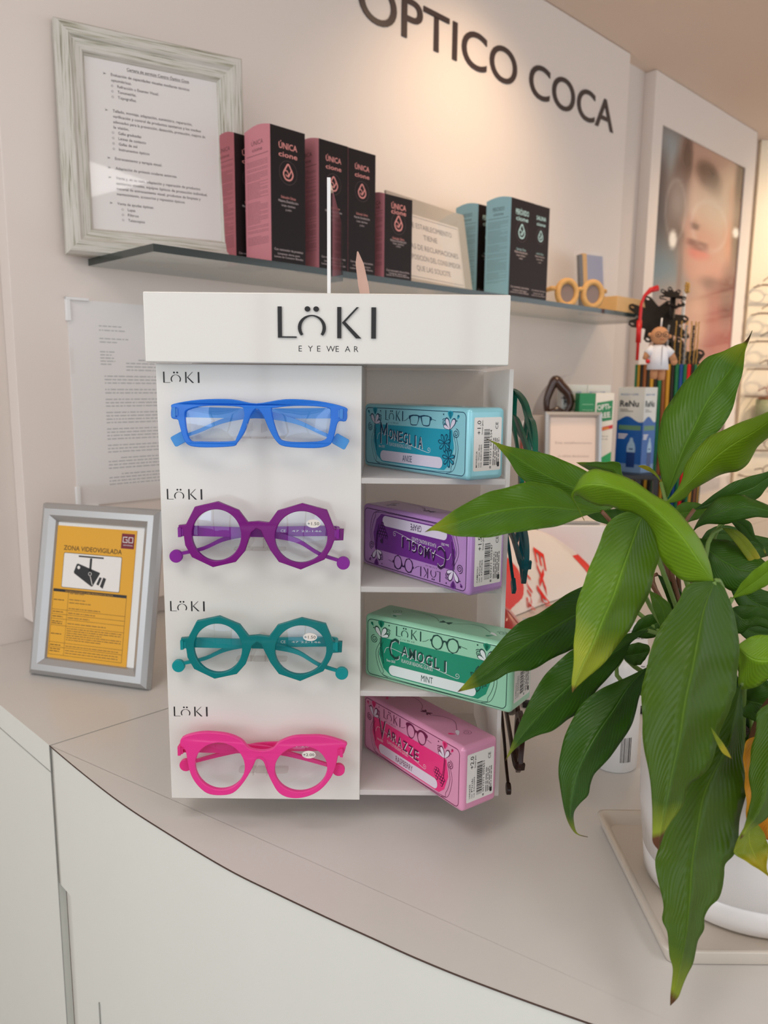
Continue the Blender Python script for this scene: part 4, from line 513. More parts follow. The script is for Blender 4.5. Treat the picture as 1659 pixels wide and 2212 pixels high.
# ================================================================== aluminium frame with the yellow notice
t = thing('aluminium_picture_frame', 'silver aluminium frame with yellow ZONA VIDEOVIGILADA notice standing on the back counter', 'picture frame', (-.4623, .9698, .001), rot=(math.radians(-11.8), 0, math.radians(90-106.8)))
aw, ah = .1798, .2255
bars(aw, ah, [(0, .004), (.002, -.003), (.008, -.0075), (.016, -.0075), (.023, -.002), (.0245, .001), (.0245, .006), (0, .006)], M['silver'], M['silver'], 'frame', t)
b = MB(); b.box(.015, .002, .015, aw-.015, .0035, ah-.015, mat('white_card', (232, 232, 230), .6)); ob('backing_card', b, t)
yl = mat('yellow_notice', (226, 166, 42), .5); br = mat('brown_print', (82, 58, 30), .6); thin = mat('thin_brown_print', (140, 104, 46), .6)
b = MB(); b.box(.021, .0010, .021, aw-.036, .00195, ah-.029, yl); ob('yellow_sheet', b, t)
k = Ink((.0245, .00095, .0245), (1, 0, 0), (0, 0, 1)); k.k = 1
k.text('ZONA VIDEOVIGILADA', .012, .1408, .0062, br, w=.088, off=.01)
k.rect(.098, .1485, .117, .1675, mat('maroon_print', (120, 22, 40), .5))
k.k = 2; wh = M['whiteplastic']
k.line([(.1065, .1630), (.1005, .1630), (.1005, .1565), (.1065, .1565), (.1065, .1598), (.1040, .1598)], .0011, wh); k.line([(.1088, .1630), (.1145, .1630), (.1145, .1565), (.1088, .1565)], .0011, wh, True); k.text('servicios', .1012, .1522, .0020, wh, w=.0135)
k.k = 1; k.poly(rrect(.0130, .0920, .1010, .1375, .002), M['ink']); k.k = 2; k.poly(rrect(.0136, .0926, .1004, .1369, .0018), mat('off_white_print', (232, 228, 224), .5))
k.k = 3; K = M['ink']
k.rect(.036, .1330, .074, .1350, K); k.rect(.0535, .113, .0568, .1325, K)
k.poly([(.036, .1245), (.034, .1235), (.0305, .1135), (.031, .1115), (.0585, .0965), (.0605, .0968), (.0700, .1135), (.0700, .1150)], K)
k.poly([(.066, .1000), (.0695, .0985), (.0735, .1085), (.0700, .1095)], K); k.poly([(.0715, .0975), (.0760, .0950), (.0800, .1080), (.0755, .1095)], K)
k.k = 4; W_ = MATS['off_white_print']; k.poly(circ(.0375, .1195, .0022, n=12), W_); k.line(circ(.0552, .1125, .0022, n=12), .0006, W_, True); k.line([(.0560, .1095), (.0600, .0985)], .0009, W_)
k.k = 1; k.rect(.0015, .0860, .1120, .0895, K)
k.k = 2; k.text('INFORMACIÓN BÁSICA SOBRE PROTECCIÓN DE DATOS', .020, .0868, .0016, yl, w=.072)
k.k = 1
for yy in (.0895, .0630, .0570, .0510, .0425, .0205, .0145, .0045): k.line([(.0015, yy), (.1120, yy)], .0004, br)
for xx in (.0015, .0250, .1120): k.line([(xx, .0045), (xx, .0895)], .0004, br)
rr = random.Random(5)
for yy, x1 in ((.0845, .05), (.0765, .052), (.0725, .06), (.0650, .075), (.0590, .068), (.0530, .06), (.0455, .085)): k.scribble(.027, x1, yy, .0020, thin, rr)
for i in range(6): k.scribble(.027, .109 if i % 3 != 2 else .08, .0392-.0029*i, .0018, thin, rr)
for yy in (.0165, .0108, .0075): k.scribble(.027, .106, yy, .0018, thin, rr)
for yy in (.075, .0595, .0535, .047, .0445, .031, .0165, .0115, .0085): k.scribble(.003, .019, yy, .0018, br, rr)
k.done('printed_text', t)
b = MB(); b.box(.055, .0, .0, .125, .0015, .16, M['black']); ob('easel_stand', b, t, loc=(0, .0085, .14), rot=(math.radians(180+22), 0, 0))
# ================================================================== rotating display tower
DX, DY = -.042, .766
t = thing('display_tower', 'white rotating countertop display tower with black-lettered header board and open cubbies', 'display stand', (0, .626, 0))
A, A2 = M['acr'], M['acr2']
xl, xm, xr = -.182, -.0187, .0985
b = MB(); b.box(xl, 0, .0232, xm, .0035, .3942, A); fp = ob('front_panel', b, t, .0005)
for x, z in ((-.1763, .3793), (-.1767, .2856), (-.1773, .1915), (-.1774, .0987)): k = Ink((0, 0, 0), (1, 0, 0), (0, 0, 1)); k.k = 1; loki(k, x, z, .0086, M['ink'], w=.0296); k.done('printed_logo', fp)
def wall_part(x0, y0, x1, y1, nm='side_wall', z0=.0277, z1=.3942): b = MB(); b.box(x0, y0, z0, x1, y1, z1, A2); ob(nm, b, t, .0004)
wall_part(xm-.0035, .0036, xm, .163); wall_part(xm, .163, xr, .1665, 'back_wall'); wall_part(xr, .001, xr+.0035, .163, 'right_panel', .0277, .3925)
wall_part(xl, .117, xm-.0036, .1205, 'back_wall'); wall_part(xl, .1206, xl+.0035, .2795, 'left_panel')
wall_part(-.0655, .1666, -.062, .2795); wall_part(-.065, .2796, xr+.0035, .283, 'rear_panel'); wall_part(xr-.0001, .1667, xr+.0034, .1702)
for z in (.3046, .2138, .1227, .0322):
    b = MB(); b.box(xm+.0001, .0005, z-.0046, xr-.0001, .1629, z, A2); ob('shelf', b, t, .0004)
    b = MB(); b.box(xl, .0037, z-.0046, xm-.0036, .1169, z, A2); ob('shelf', b, t, .0004)
b = MB(); b.box(xl+.0001, .1207, .0232, -.0656, .2795, .0277, A2); b.box(-.0619, .1667, .0232, xr-.0002, .2795, .0277, A2); ob('bottom_plate', b, t)
# clear price rail upright in the open cubbies
b = MB(); b.box(.0640, .014, .0325, .0648, .1625, .0675, M['clear']); ob('clear_divider', b, t)
# header
b = MB(); b.box(-.1853, -.016, .3947, .0950, .296, .4478, A); hd = ob('header_board', b, t, .0012)
k = Ink((0, -.016, 0), (1, 0, 0), (0, 0, 1)); k.k = 2
loki(k, -.0825, .4142, .0232, M['ink'], w=.0770)
o = ob('raised_logo', k.mb, hd); md = o.modifiers.new('depth', 'SOLIDIFY'); md.thickness = .0012; md.offset = 1
k = Ink((0, -.016, 0), (1, 0, 0), (0, 0, 1)); k.k = 2
xx = -.0668
for ch in 'EYEWEAR': wd = k.text(ch, xx, .4040, .0047, M['ink'], off=-.006, sx=1.0); xx += .0071
k.done('printed_text', hd)
b = MB(); b.box(-.0493, .045, .448, -.0464, .0465, .546, M['whiteplastic']); b.box(-.0491, .0465, .448, -.0466, .24, .544, M['clear']); ob('top_fin', b, t)
b = MB(); b.prism([(-.034+.0, .052), (-.0285, .052), (-.0335, .058)], .448, .449, M['clear']);
V = []; prof = [(0, .004), (.016, .0045), (.034, .0035), (.044, .0005)]
for z, w in prof: V += [(-.031-z*.18-w, .07, .4482+z), (-.031-z*.18+w, .07, .4482+z), (-.031-z*.18+w, .0715, .4482+z), (-.031-z*.18-w, .0715, .4482+z)]
b.add([(v[0]+.014, v[1], v[2]) for v in V], [(4*i+j, 4*i+(j+1) % 4, 4*i+4+(j+1) % 4, 4*i+4+j) for i in range(3) for j in range(4)], mat('clear_pink_tint', (214, 176, 160), .1, alpha=.75)); ob('clear_tab', b, t)
b = MB(); b.lathe([(.0, .0), (.085, .0), (.085, .010), (.03, .012), (.03, .023), (0, .023)], A2, 40, (DX, .14)); ob('turntable_base', b, t)
# clear nose brackets
def bracket(z, parent, x=-.1005):
    b = MB(); c = M['clear2']
    P = circ(0, 0, .006, .009, 13, 0, PI)
    for i in range(12):
        (xa, za), (xb, zb) = P[i], P[i+1]
        b.add([(x+xa, -.026, z+za), (x+xb, -.026, z+zb), (x+xb, 0, z+zb), (x+xa, 0, z+za)], [(0, 1, 2, 3)], c, True)
    b.box(x-.0062, -.026, z-.007, x-.0054, 0, z, c); b.box(x+.0054, -.026, z-.007, x+.0062, 0, z, c)
    b.box(x-.006, -.012, z-.0125, x+.006, -.001, z-.0112, c)
    for sx in (-1, 1):
        x0, x1 = sorted((x+sx*.006, x+sx*.021)); b.prism(rrect(x0, -.012, x1, -.001, .003), z-.0125, z-.0110, c)
    ob('nose_bracket', b, parent)
M['clear2'] = clear('bracket_acrylic', (246, 244, 243), .05)
for z in (.3490, .2585, .1650, .0660): bracket(z, t)

# ================================================================== reading glasses
def make_glasses(kind, color, label, loc, power, tag_xz, tip='round', grp=None, arm=None, rot=None):
    o_, hs, tips = GL[kind]
    S = lambda P: [(x*1e-5, y*1e-5) for x, y in P]
    mt = tinted('spectacle_'+color[0], color[1], color[2]); ma = tinted('spectacle_arm_'+color[0], color[3], color[2]+.1)
    t = thing('reading_glasses', label, 'glasses', loc, group=grp, rot=rot)
    out = S(o_) if kind == 'poly' else smooth(S(o_), 4)
    holes = [smooth(S(h), 4 if len(h) < 20 else 2) for h in hs]
    V, F = fill2d([out]+holes, .0016, .0006, 2)
    b = MB(); bend = lambda x: 1.3*x*x
    b.add([(v[0], v[2]+.0022+bend(v[0]), v[1]) for v in V], [f[::-1] for f in F], mt, False)
    fr = ob('frame', b, t); md = fr.modifiers.new('b', 'WEIGHTED_NORMAL')
    for h in holes:
        b = MB()
        h = [h[i] for i in range(0, len(h), 1)]; cxx = sum(q[0] for q in h)/len(h); czz = sum(q[1] for q in h)/len(h); n_ = len(h); V = []
        for j in range(1, 8):
            f_ = j/7; V += [(cxx+(q[0]-cxx)*f_, .0022+bend(q[0])*f_+bend(cxx)*(1-f_)-.0016*(1-f_*f_), czz+(q[1]-czz)*f_) for q in h]
        V.append((cxx, .0022+bend(cxx)-.0016, czz)); F = [(j*n_+i, (j+1)*n_+i, (j+1)*n_+(i+1) % n_, j*n_+(i+1) % n_) for j in range(6) for i in range(n_)]+[(7*n_, i, (i+1) % n_) for i in range(n_)]
        sgn = sum(h[i][0]*h[(i+1) % n_][1]-h[(i+1) % n_][0]*h[i][1] for i in range(n_))
        if sgn < 0: F = [f[::-1] for f in F]
        b.add(V, F, M['lens'], True); ob('lens', b, t)
    # temples, folded behind the front
    top = max(p[1] for p in out); hz = {'poly': .0012, 'rect': .0045, 'cat': .0105}[kind]; hx = max(p[0] for p in out)-.004
    for sx, (tx, tz), dy in ((1, (tips[1][0]*1e-5, tips[1][1]*1e-5), .0115), (-1, (tips[0][0]*1e-5, tips[0][1]*1e-5), .0165)):
        b = MB(); L = -sx; pts = [(L*hx, .0035), (L*(hx), .007), (L*(hx-.004), dy), (L*hx*.45, dy), (0, dy), (-L*hx*.25, dy), (-L*hx*.5, dy), (-L*hx*.75, dy), (-L*(abs(tx)-.004), dy)]
        zz = [hz, hz, hz, hz-.0005, hz-.001, hz-.0035, hz-.008, tz+(hz-tz)*.30, tz+.0022]
        hh = [.0075, .0078, .0082, .0080, .0070, .0050, .0036, .0030, .0026]
        P = smooth(pts, 4, False); n = len(P); Z = smooth([(i, z) for i, z in enumerate(zz)], 4, False); H = smooth([(i, z) for i, z in enumerate(hh)], 4, False)
        V = []
        for i, (x, y) in enumerate(P):
            h = H[i][1]/2; z = Z[i][1]; q = (P[min(i+1, n-1)][0]-P[max(i-1, 0)][0], P[min(i+1, n-1)][1]-P[max(i-1, 0)][1]); l = math.hypot(*q) or 1
            nx, ny = -q[1]/l*.0012, q[0]/l*.0012
            V += [(x+nx, y+ny, z-h), (x-nx, y-ny, z-h), (x-nx, y-ny, z+h), (x+nx, y+ny, z+h)]
        F = [(4*i+j, 4*i+(j+1) % 4, 4*i+4+(j+1) % 4, 4*i+4+j) for i in range(n-1) for j in range(4)]+[(0, 1, 2, 3), (4*n-1, 4*n-2, 4*n-3, 4*n-4)]
        b.add(V, F, ma)
        if tip == 'round': V, F = fill2d([circ(0, 0, .0048, n=24)], .0014, .0005); b.add([(v[0]+tx, v[2]+dy, v[1]+tz) for v in V], [f[::-1] for f in F], ma, False)
        else:
            ca, sa = math.cos(-sx*.75), math.sin(-sx*.75)
            V, F = fill2d([rrect(-.0056, -.0040, .0056, .0040, .0012)], .0012, .0004)
            b.add([(v[0]*math.cos(-sx*.5)-v[1]*math.sin(-sx*.5)+tx, v[2]+dy, v[0]*math.sin(-sx*.5)+v[1]*math.cos(-sx*.5)+tz) for v in V], [f[::-1] for f in F], ma, False)
        te = ob('temple', b, t)
        if sx < 0 and power is not None:
            k = Ink((0, dy-.0013, 0), (1, 0, 0), (0, 0, 1)); k.k = 1; k.text('CE', .016, hz-.0012, .0024, MATS['white_card'], w=.004); k.text('47 22-146', .025, hz-.0008, .0015, MATS['white_card'], w=.024); k.done('printed_text', te)
        b = MB(); b.box(L*(hx-.001)-.0018, .0045, hz-.0028, L*(hx-.001)+.0018, .0095, hz+.0028, ma); ob('hinge', b, t)
    if power:
        k = Ink((tag_xz[0], .0013+bend(tag_xz[0])-.0004, tag_xz[1]), (1, 0, 0), (0, 0, 1)); k.k = 1
        k.poly(circ(0, 0, .0057, .0034, 24), mat('sticker_white', (226, 218, 210), .5)); k.k = 2; k.text(power, 0, -.0013, .0026, M['ink'], 'c', w=.0092); k.done('power_sticker', t)
    return t
BLUE = ('blue', (58, 148, 242), .34, (104, 184, 244)); PUR = ('purple', (140, 18, 140), .16, (160, 48, 176)); TEAL = ('teal', (12, 140, 142), .20, (28, 172, 176)); PINK = ('pink', (244, 66, 160), .05, (244, 66, 156))
Z_ = math.radians(.4)
make_glasses('rect', BLUE, 'blue rectangular reading glasses in the topmost row of the display panel', (-.0985, .602, .3524), None, (0, 0), 'square')
PUG = make_glasses('poly', PUR, 'purple round-lensed reading glasses with faceted rims and ball tips on the display panel', (-.0993, .602, .2610), '+1.50', (.0435, .0095))
TEG = make_glasses('poly', TEAL, 'teal round-lensed reading glasses with faceted rims and ball tips on the display panel', (-.1004, .602, .1676), '+1.50', (.0415, .0095))
make_glasses('cat', PINK, 'bright pink reading glasses in the bottom row of the display panel', (-.1010, .602, .0662), '+2.00', (.0405, .0092))
# the ones on the right-hand panel, seen from the side
GRN = ('green', (4, 106, 84), .10, (8, 116, 92)); TEL2 = ('petrol', (0, 92, 104), .10, (6, 98, 108)); TOR = ('tortoise', (58, 26, 14), .04, (50, 24, 14))
rz = math.radians(90)
def side_glasses(kind, color, label, loc, rz, lean=0.):
    return make_glasses(kind, color, label, loc, None, (0, 0), 'round' if kind == 'poly' else 'square', rot=(0, lean, math.radians(rz)))
side_glasses('rect', GRN, 'dark green glasses standing out from the right side of the display tower', (.1300, .695, .3430), 90, -.38)
side_glasses('rect', TEL2, 'petrol blue glasses on the right side of the display tower, below the green pair', (.1285, .706, .2450), 90, -.30)
side_glasses('poly', TOR, 'tortoiseshell brown glasses lowest on the right side of the display tower', (.1300, .700, .0720), 90, -.42)

# ================================================================== flavoured tins
def spiral(cx, cy, r, turns=2.0, a0=0., d=1, n=26):
    return [(cx+r*(1-i/n*.86)*math.cos(a0+d*turns*2*PI*i/n), cy+r*(1-i/n*.86)*math.sin(a0+d*turns*2*PI*i/n)) for i in range(n+1)]
def drop(cx, cy, l, w, a):
    P = [(0, 0), (l*.35, w*.34), (l*.72, w*.5), (l*.94, w*.3), (l, 0), (l*.94, -w*.3), (l*.72, -w*.5), (l*.35, -w*.34)]
    return [(cx+x*math.cos(a)-y*math.sin(a), cy+x*math.sin(a)+y*math.cos(a)) for x, y in smooth(P, 3)]
def mini_glasses(k, cx, cy, w, kind, m, rot=0.):
    o_, hs, _ = GL[kind]; sc = w/.13*1e-5
    out = [(cx+x*sc, cy+y*sc*1.15) for x, y in o_]; holes = [[(cx+x*sc, cy+y*sc*1.15) for x, y in h] for h in hs]
    k.poly(out, m, holes)
def corner_art(k, cx, cy, s, f, C, lt, dk, pale):
    """flourish: fan, two drops, spirals and stems; f = -1 mirrors it"""
    X = lambda x: cx+f*x*s; Yy = lambda y: cy+y*s
    w = .0006
    for sx_, sy_, r, a0 in ((-.36, -.30, .20, PI*.5), (.36, .12, .17, PI*.2), (-.10, -.62, .0, 0)):
        if r: k.line([(X((p[0])), Yy(p[1])) for p in spiral(sx_, sy_, r, 2.0, a0)], w, dk)
    for a, l, wd, mm in ((1.05, .55, .26, pale), (2.15, .55, .26, pale), (.35, .45, .18, pale)):
        P = drop(0, 0, l, wd, a); k.k = 3; k.poly([(X(.0+p[0]), Yy(-.15+p[1])) for p in P], dk)
        Q = drop(0, 0, l*.84, wd*.74, a); k.k = 4; k.poly([(X(.03*math.cos(a)+p[0]), Yy(-.15+.03*math.sin(a)+p[1])) for p in Q], mm)
    k.k = 3
    for a in (1.25, 1.57, 1.9):
        k.poly([(X(p[0]), Yy(.28+p[1])) for p in drop(0, 0, .34, .17, a)], C)
    k.k = 4
    k.line([(X(0), Yy(-.12)), (X(.03), Yy(-.5)), (X(.10), Yy(-1.0)), (X(.14), Yy(-1.35))], w, dk); k.line([(X(-.05), Yy(-.2)), (X(-.03), Yy(-.6)), (X(.04), Yy(-1.05))], w, dk)
    for x, y, r in ((-.48, .42, .045), (-.40, .22, .03), (.42, .46, .035)): k.poly([(X(p[0]), Yy(p[1])) for p in circ(x, y, r, n=10)], dk)
    k.poly([(X(p[0]), Yy(p[1])) for p in drop(-.42, .30, .2, .11, 2.2)], C)
    k.k = 2
def star_flower(k, cx, cy, r, dk, fill):
    for i in range(7):
        a = 2*PI*i/7+.3; k.k = 4; k.poly(drop(cx, cy, r, r*.42, a), dk); k.k = 5; k.poly(drop(cx+r*.12*math.cos(a), cy+r*.12*math.sin(a), r*.74, r*.24, a), fill)
    k.k = 2
def mint(k, x, y, s, dk, fill):
    for a, l in ((1.6, 1.2), (.7, .9), (2.5, .9), (-.4, .8), (3.5, .9), (4.6, 1.0)):
        P = []; n = 9
        for i in range(n+1): u = i/n; P.append((u*l, .24*l*math.sin(PI*u)*(1+.18*(i % 2))))
        P += [(p[0], -p[1]) for p in P[1:-1][::-1]]
        R = [(x+s*(p[0]*math.cos(a)-p[1]*math.sin(a)), y+s*(p[0]*math.sin(a)+p[1]*math.cos(a))) for p in P]
        k.k = 4; k.poly(R, dk); c0 = sum(p[0] for p in R)/len(R); c1 = sum(p[1] for p in R)/len(R); k.k = 5; k.poly([(c0+(p[0]-c0)*.76, c1+(p[1]-c1)*.76) for p in R], fill)
        k.k = 6; k.line([(x, y), (x+s*l*.85*math.cos(a), y+s*l*.85*math.sin(a))], .0003, dk)
    k.k = 2
def berries(k, pts, r, dk, fill):
    for x, y in pts:
        k.k = 4; k.poly(circ(x, y, r, n=12), dk); k.k = 5; k.poly(circ(x-r*.12, y+r*.12, r*.66, n=10), fill)
    k.k = 2
TL_, TD_, TH_ = .143, .0395, .0575
def make_tin(label, loc, ang, name, flavour, cols, kind, power, code, icon, flip=False, title_arc=0.):
    lt, C, dk, pale = cols
    mb_ = mat('tin_'+flavour, lt, .28, metal=.12, coat=.5); mc = mat('tin_band_'+flavour, C, .3, coat=.4); md_ = mat('tin_line_'+flavour, dk, .4); mp = mat('tin_pale_'+flavour, pale, .35)
    t = thing('glasses_tin', label, 'tin', loc, rot=(0, 0, ang))
    b = MB(); b.box(0, 0, 0, TL_, TD_, TH_, mb_); body = ob('body', b, t, .0042, seg=4)
    O = (0, 0, 0) if not flip else (TL_, 0, TH_); U = (1, 0, 0) if not flip else (-1, 0, 0); V = (0, 0, 1) if not flip else (0, 0, -1)
    k = Ink(O, U, V); k.k = 1; L, H = TL_, TH_
    k.line(rrect(.0042, .0036, L-.0042, H-.0036, .0042), .0006, md_, True)
    # coloured field with shaped foot
    k.k = 1; k.poly(smooth([(.019, .0395), (L-.020, .0395), (L-.0175, .025), (L-.022, .012), (L-.029, .0062), (L-.033, .0062), (.034, .0062), (.029, .0065), (.021, .012), (.0165, .024)], 1), mc)
    k.k = 2; k.line(smooth([(.021, .036), (.0155, .024), (.021, .010), (.029, .0048), (L-.030, .0048), (L-.020, .010), (L-.0150, .024), (L-.0185, .036)], 5, False), .0004, md_)
    k.line(smooth([(.018, .036), (.0130, .024), (.018, .008), (.026, .0040)], 5, False), .0004, md_); k.line(smooth([(L-.026, .0040), (L-.017, .008), (L-.0125, .024), (L-.0160, .036)], 5, False), .0004, md_)
    k.k = 3; k.poly(rrect(.027, .0072, L-.031, .0165, .0044), mp)
    k.k = 4; k.text(flavour.upper(), L*.46, .0090, .0058, md_, 'c', sx=.62)
    # logotype, title
    k.k = 3; loki(k, .034, .0437, .0086, md_, w=.0260)
    x_ = .0385
    for ch in 'EYEWEAR': k.text(ch, x_, .0410, .0012, md_); x_ += .0022
    wm = mat('title_white', (235, 235, 238), .4)
    big, rest = name[0], name[1:].upper()
    for kk, m_, of, dx in ((4, wm, .008, .0006), (7, md_, .010, 0)):
        k.k = kk; k.text(big, .0270+dx*.6, .0225-dx*.6, .0200, m_, w=.0105, off=0)
        for i, ch in enumerate(rest):
            w_ = .0480/len(rest); k.text(ch, .0390+dx+(i+.5)*w_, .0275-dx-i*.0009*(7/len(rest)), .0092+.0002*i, m_, 'c', w=(w_*.80 if ch not in 'IL' else (w_*.22 if ch == 'I' else w_*.6)), off=of)
    k.k = 4; k.text('FLAVOUR READING GLASSES', .040, .0212, .0034, wm, sx=.52, off=-.01, rot=-.035)
    k.text('Since 2023', .0245, .0190, .0022, wm, sx=.7)
    k.line(smooth([(.022, .026), (.025, .0315), (.034, .0310), (.060, .0255), (.085, .0205), (.094, .0190)], 5, False)+spiral(.0945, .0215, .0024, 1.3, -PI/2), .0003, wm)
    k.k = 3; mini_glasses(k, L*.575, .0462, .029, kind, md_); k.line([(.0605, .0440), (.064, .0450), (L*.575-.0155, .0470)], .00035, md_); k.line([(L*.575+.0150, .0470), (L-.040, .0460)], .00035, md_)
    corner_art(k, .0185, .0425, .0195, 1, mc, mb_, md_, mp); corner_art(k, L-.0225, .0425, .0195, -1, mc, mb_, md_, mp)
    icon(k, L-.033, .020, md_, mc)
    k.done('printed_face', body)
    # ornament on the lid (top) side
    k = Ink((0, 0, TH_), (1, 0, 0), (0, 1, 0)); k.k = 1
    k.line(smooth([(.030, .030), (.045, .031), (.058, .026), (.065, .019)], 5, False), .0004, md_); k.line(smooth([(.078, .019), (.087, .026), (.100, .028), (.112, .020), (.120, .013)], 5, False), .0004, md_)
    for a in (0, .5, PI, PI-.5, -.5, PI+.5): k.poly(drop(L/2, TD_/2, .006, .0018, a), md_)
    for x0, f in ((.020, 1), (L-.020, -1)):
        k.line([(x0+f*(p[0]), .022+p[1]) for p in spiral(0, 0, .0046, 1.8)], .0004, md_); k.k = 2; k.poly([(p[0], p[1]) for p in drop(x0, .012, .010, .0035, .6 if f > 0 else 2.5)], mp); k.k = 1; k.poly(drop(x0+f*.003, .012, .0065, .003, -.7 if f > 0 else -2.4), mc)
    k.done('printed_lid', body)
    # barcode label on the right-hand end
    k = Ink((L, 0, 0), (0, 1, 0), (0, 0, 1)); k.k = 1
    k.poly(rrect(.0048, .0075, .0350, .0500, .0014), MATS['off_white_print'])
    ink = M['ink']; U0, V0 = (0, 1), (1, 0)
    k2 = Ink(k.P(.0048, .0075, 0), (0, 0, 1), (0, -1, 0)); k2.k = 2   # reads upward
    def T(tx, x, y, h, w=None, rot=0): k2.text(tx, x, -y, h, ink, w=w, off=.006)
    T(name.upper(), .003, .0042, .0016, .013); T('Color:', .003, .0066, .0014, .0042); T(code[0], .0085, .0066, .0015, .0125); T('Code:', .003, .0090, .0014, .0042); T(code[1], .0085, .0090, .0015, .0125)
    T(power, .0290, .0072, .0040, .0110); T('Screen glass', .0290, .0095, .0015, .0110)
    rr = random.Random(name+flavour); x = .0045
    while x < .0335: w_ = rr.choice((.0003, .0003, .0006, .0009)); k2.rect(x, -.0172, x+w_, -.0110, ink); x += w_+rr.choice((.0003, .0005, .0007))
    T(code[2], .0015, .0196, .0020, .031)
    for i in range(4): k2.scribble(.004, .026, -.0222-i*.0019, .0016, M['txt'], rr)
    T('CE', .033, .0262, .0030, .0055); k2.k = 3; k2.rect(.0028, -.0285, .0066, -.0262, ink)
    lb = k.done('barcode_label', body); ob('printed_text', k2.mb, lb)
    return t
def ic_anise(k, x, y, dk, f): star_flower(k, x+.004, y+.0085, .0078, dk, f); star_flower(k, x+.0095, y-.0035, .0078, dk, f)
def ic_grape(k, x, y, dk, f):
    berries(k, [(x+.002+(i-(4-j)/2)*.0030, y+.006-j*.0028) for j in range(5) for i in range(5-j)], .0018, dk, f)
    k.k = 5; k.poly(drop(x+.002, y+.008, .005, .004, 1.2), dk); k.k = 2
def ic_mint(k, x, y, dk, f): mint(k, x+.004, y+.002, .0105, dk, f)
def ic_rasp(k, x, y, dk, f):
    for cx_, cy_ in ((x+.001, y+.0015), (x+.0075, y-.002)): berries(k, [(cx_+(i-(3-abs(j-1)-1)/2)*.0028, cy_+.0045-j*.0027) for j in range(4) for i in range(3-abs(j-1) if j < 3 else 1)], .0016, dk, f)
BL_ = ((142, 206, 218), (28, 152, 178), (16, 62, 92), (214, 208, 226)); PU_ = ((180, 136, 198), (106, 34, 136), (48, 14, 66), (214, 206, 226)); GR_ = ((150, 208, 176), (0, 136, 104), (8, 62, 52), (214, 224, 222)); RO_ = ((222, 150, 184), (232, 40, 122), (104, 18, 66), (220, 206, 220))
make_tin('pale blue glasses tin with ANISE label in the top cubby of the display', (.0660-TL_*.6, .6085+TL_*.8, .3048), -math.atan2(.8, .6), 'Moneglia', 'Anise', BL_, 'rect', '+1.0', ('Water Blue', 'KJ401DBG', '8 057271 501554'), ic_anise)
make_tin('purple glasses tin with GRAPE label lying upside down in the second cubby', (.0680-TL_*.616, .5965+TL_*.788, .2140), -math.atan2(.788, .616), 'Camogli', 'Grape', PU_, 'poly', '+1.5', ('Purple', 'KP301BG', '8 057271 505347'), ic_grape, flip=True)
make_tin('mint green glasses tin with MINT label sticking out of the third cubby', (.1015-TL_*.8256, .5805+TL_*.5643, .1229), -math.atan2(.5643, .8256), 'Camogli', 'Mint', GR_, 'poly', '+1.5', ('Green', 'KP302BG', '8 057271 505354'), ic_mint)
make_tin('pink glasses tin with RASPBERRY label in the bottom cubby of the display', (.0660-TL_*.59, .5895+TL_*.807, .0324), -math.atan2(.807, .59), 'Varazze', 'Raspberry', RO_, 'cat', '+2.0', ('Pink', 'KG102PN', '8 057271 505651'), ic_rasp)
tt = thing('glasses_tin', 'dusty pink glasses tin whose end pokes out on the left side of the display tower', 'tin', (-.1905, .655, .3048), rot=(0, 0, math.radians(4)))
b = MB(); b.box(0, 0, 0, TL_, TD_, TH_, mat('tin_Raspberry_dusty', (196, 140, 140), .3, coat=.4)); bd = ob('body', b, tt, .0042, seg=4)
k = Ink((0, TD_, 0), (0, -1, 0), (0, 0, 1)); k.k = 1; k.line(rrect(.004, .004, TD_-.004, TH_-.004, .004), .0004, mat('tin_line_x', (96, 40, 44), .4), True); k.line([(.004, .04), (TD_-.004, .04)], .0004, MATS['tin_line_x']); k.done('printed_end', bd)
tt = thing('price_card', 'small white card leaning on the left side of the display tower', 'card', (-.190, .690, .001), rot=(0, 0, math.radians(8)))
b = MB(); b.box(0, 0, .055, .004, .02, .155, M['whiteplastic']); b.box(0, 0, 0, .004, .02, .055, M['clear']); ob('card', b, tt)
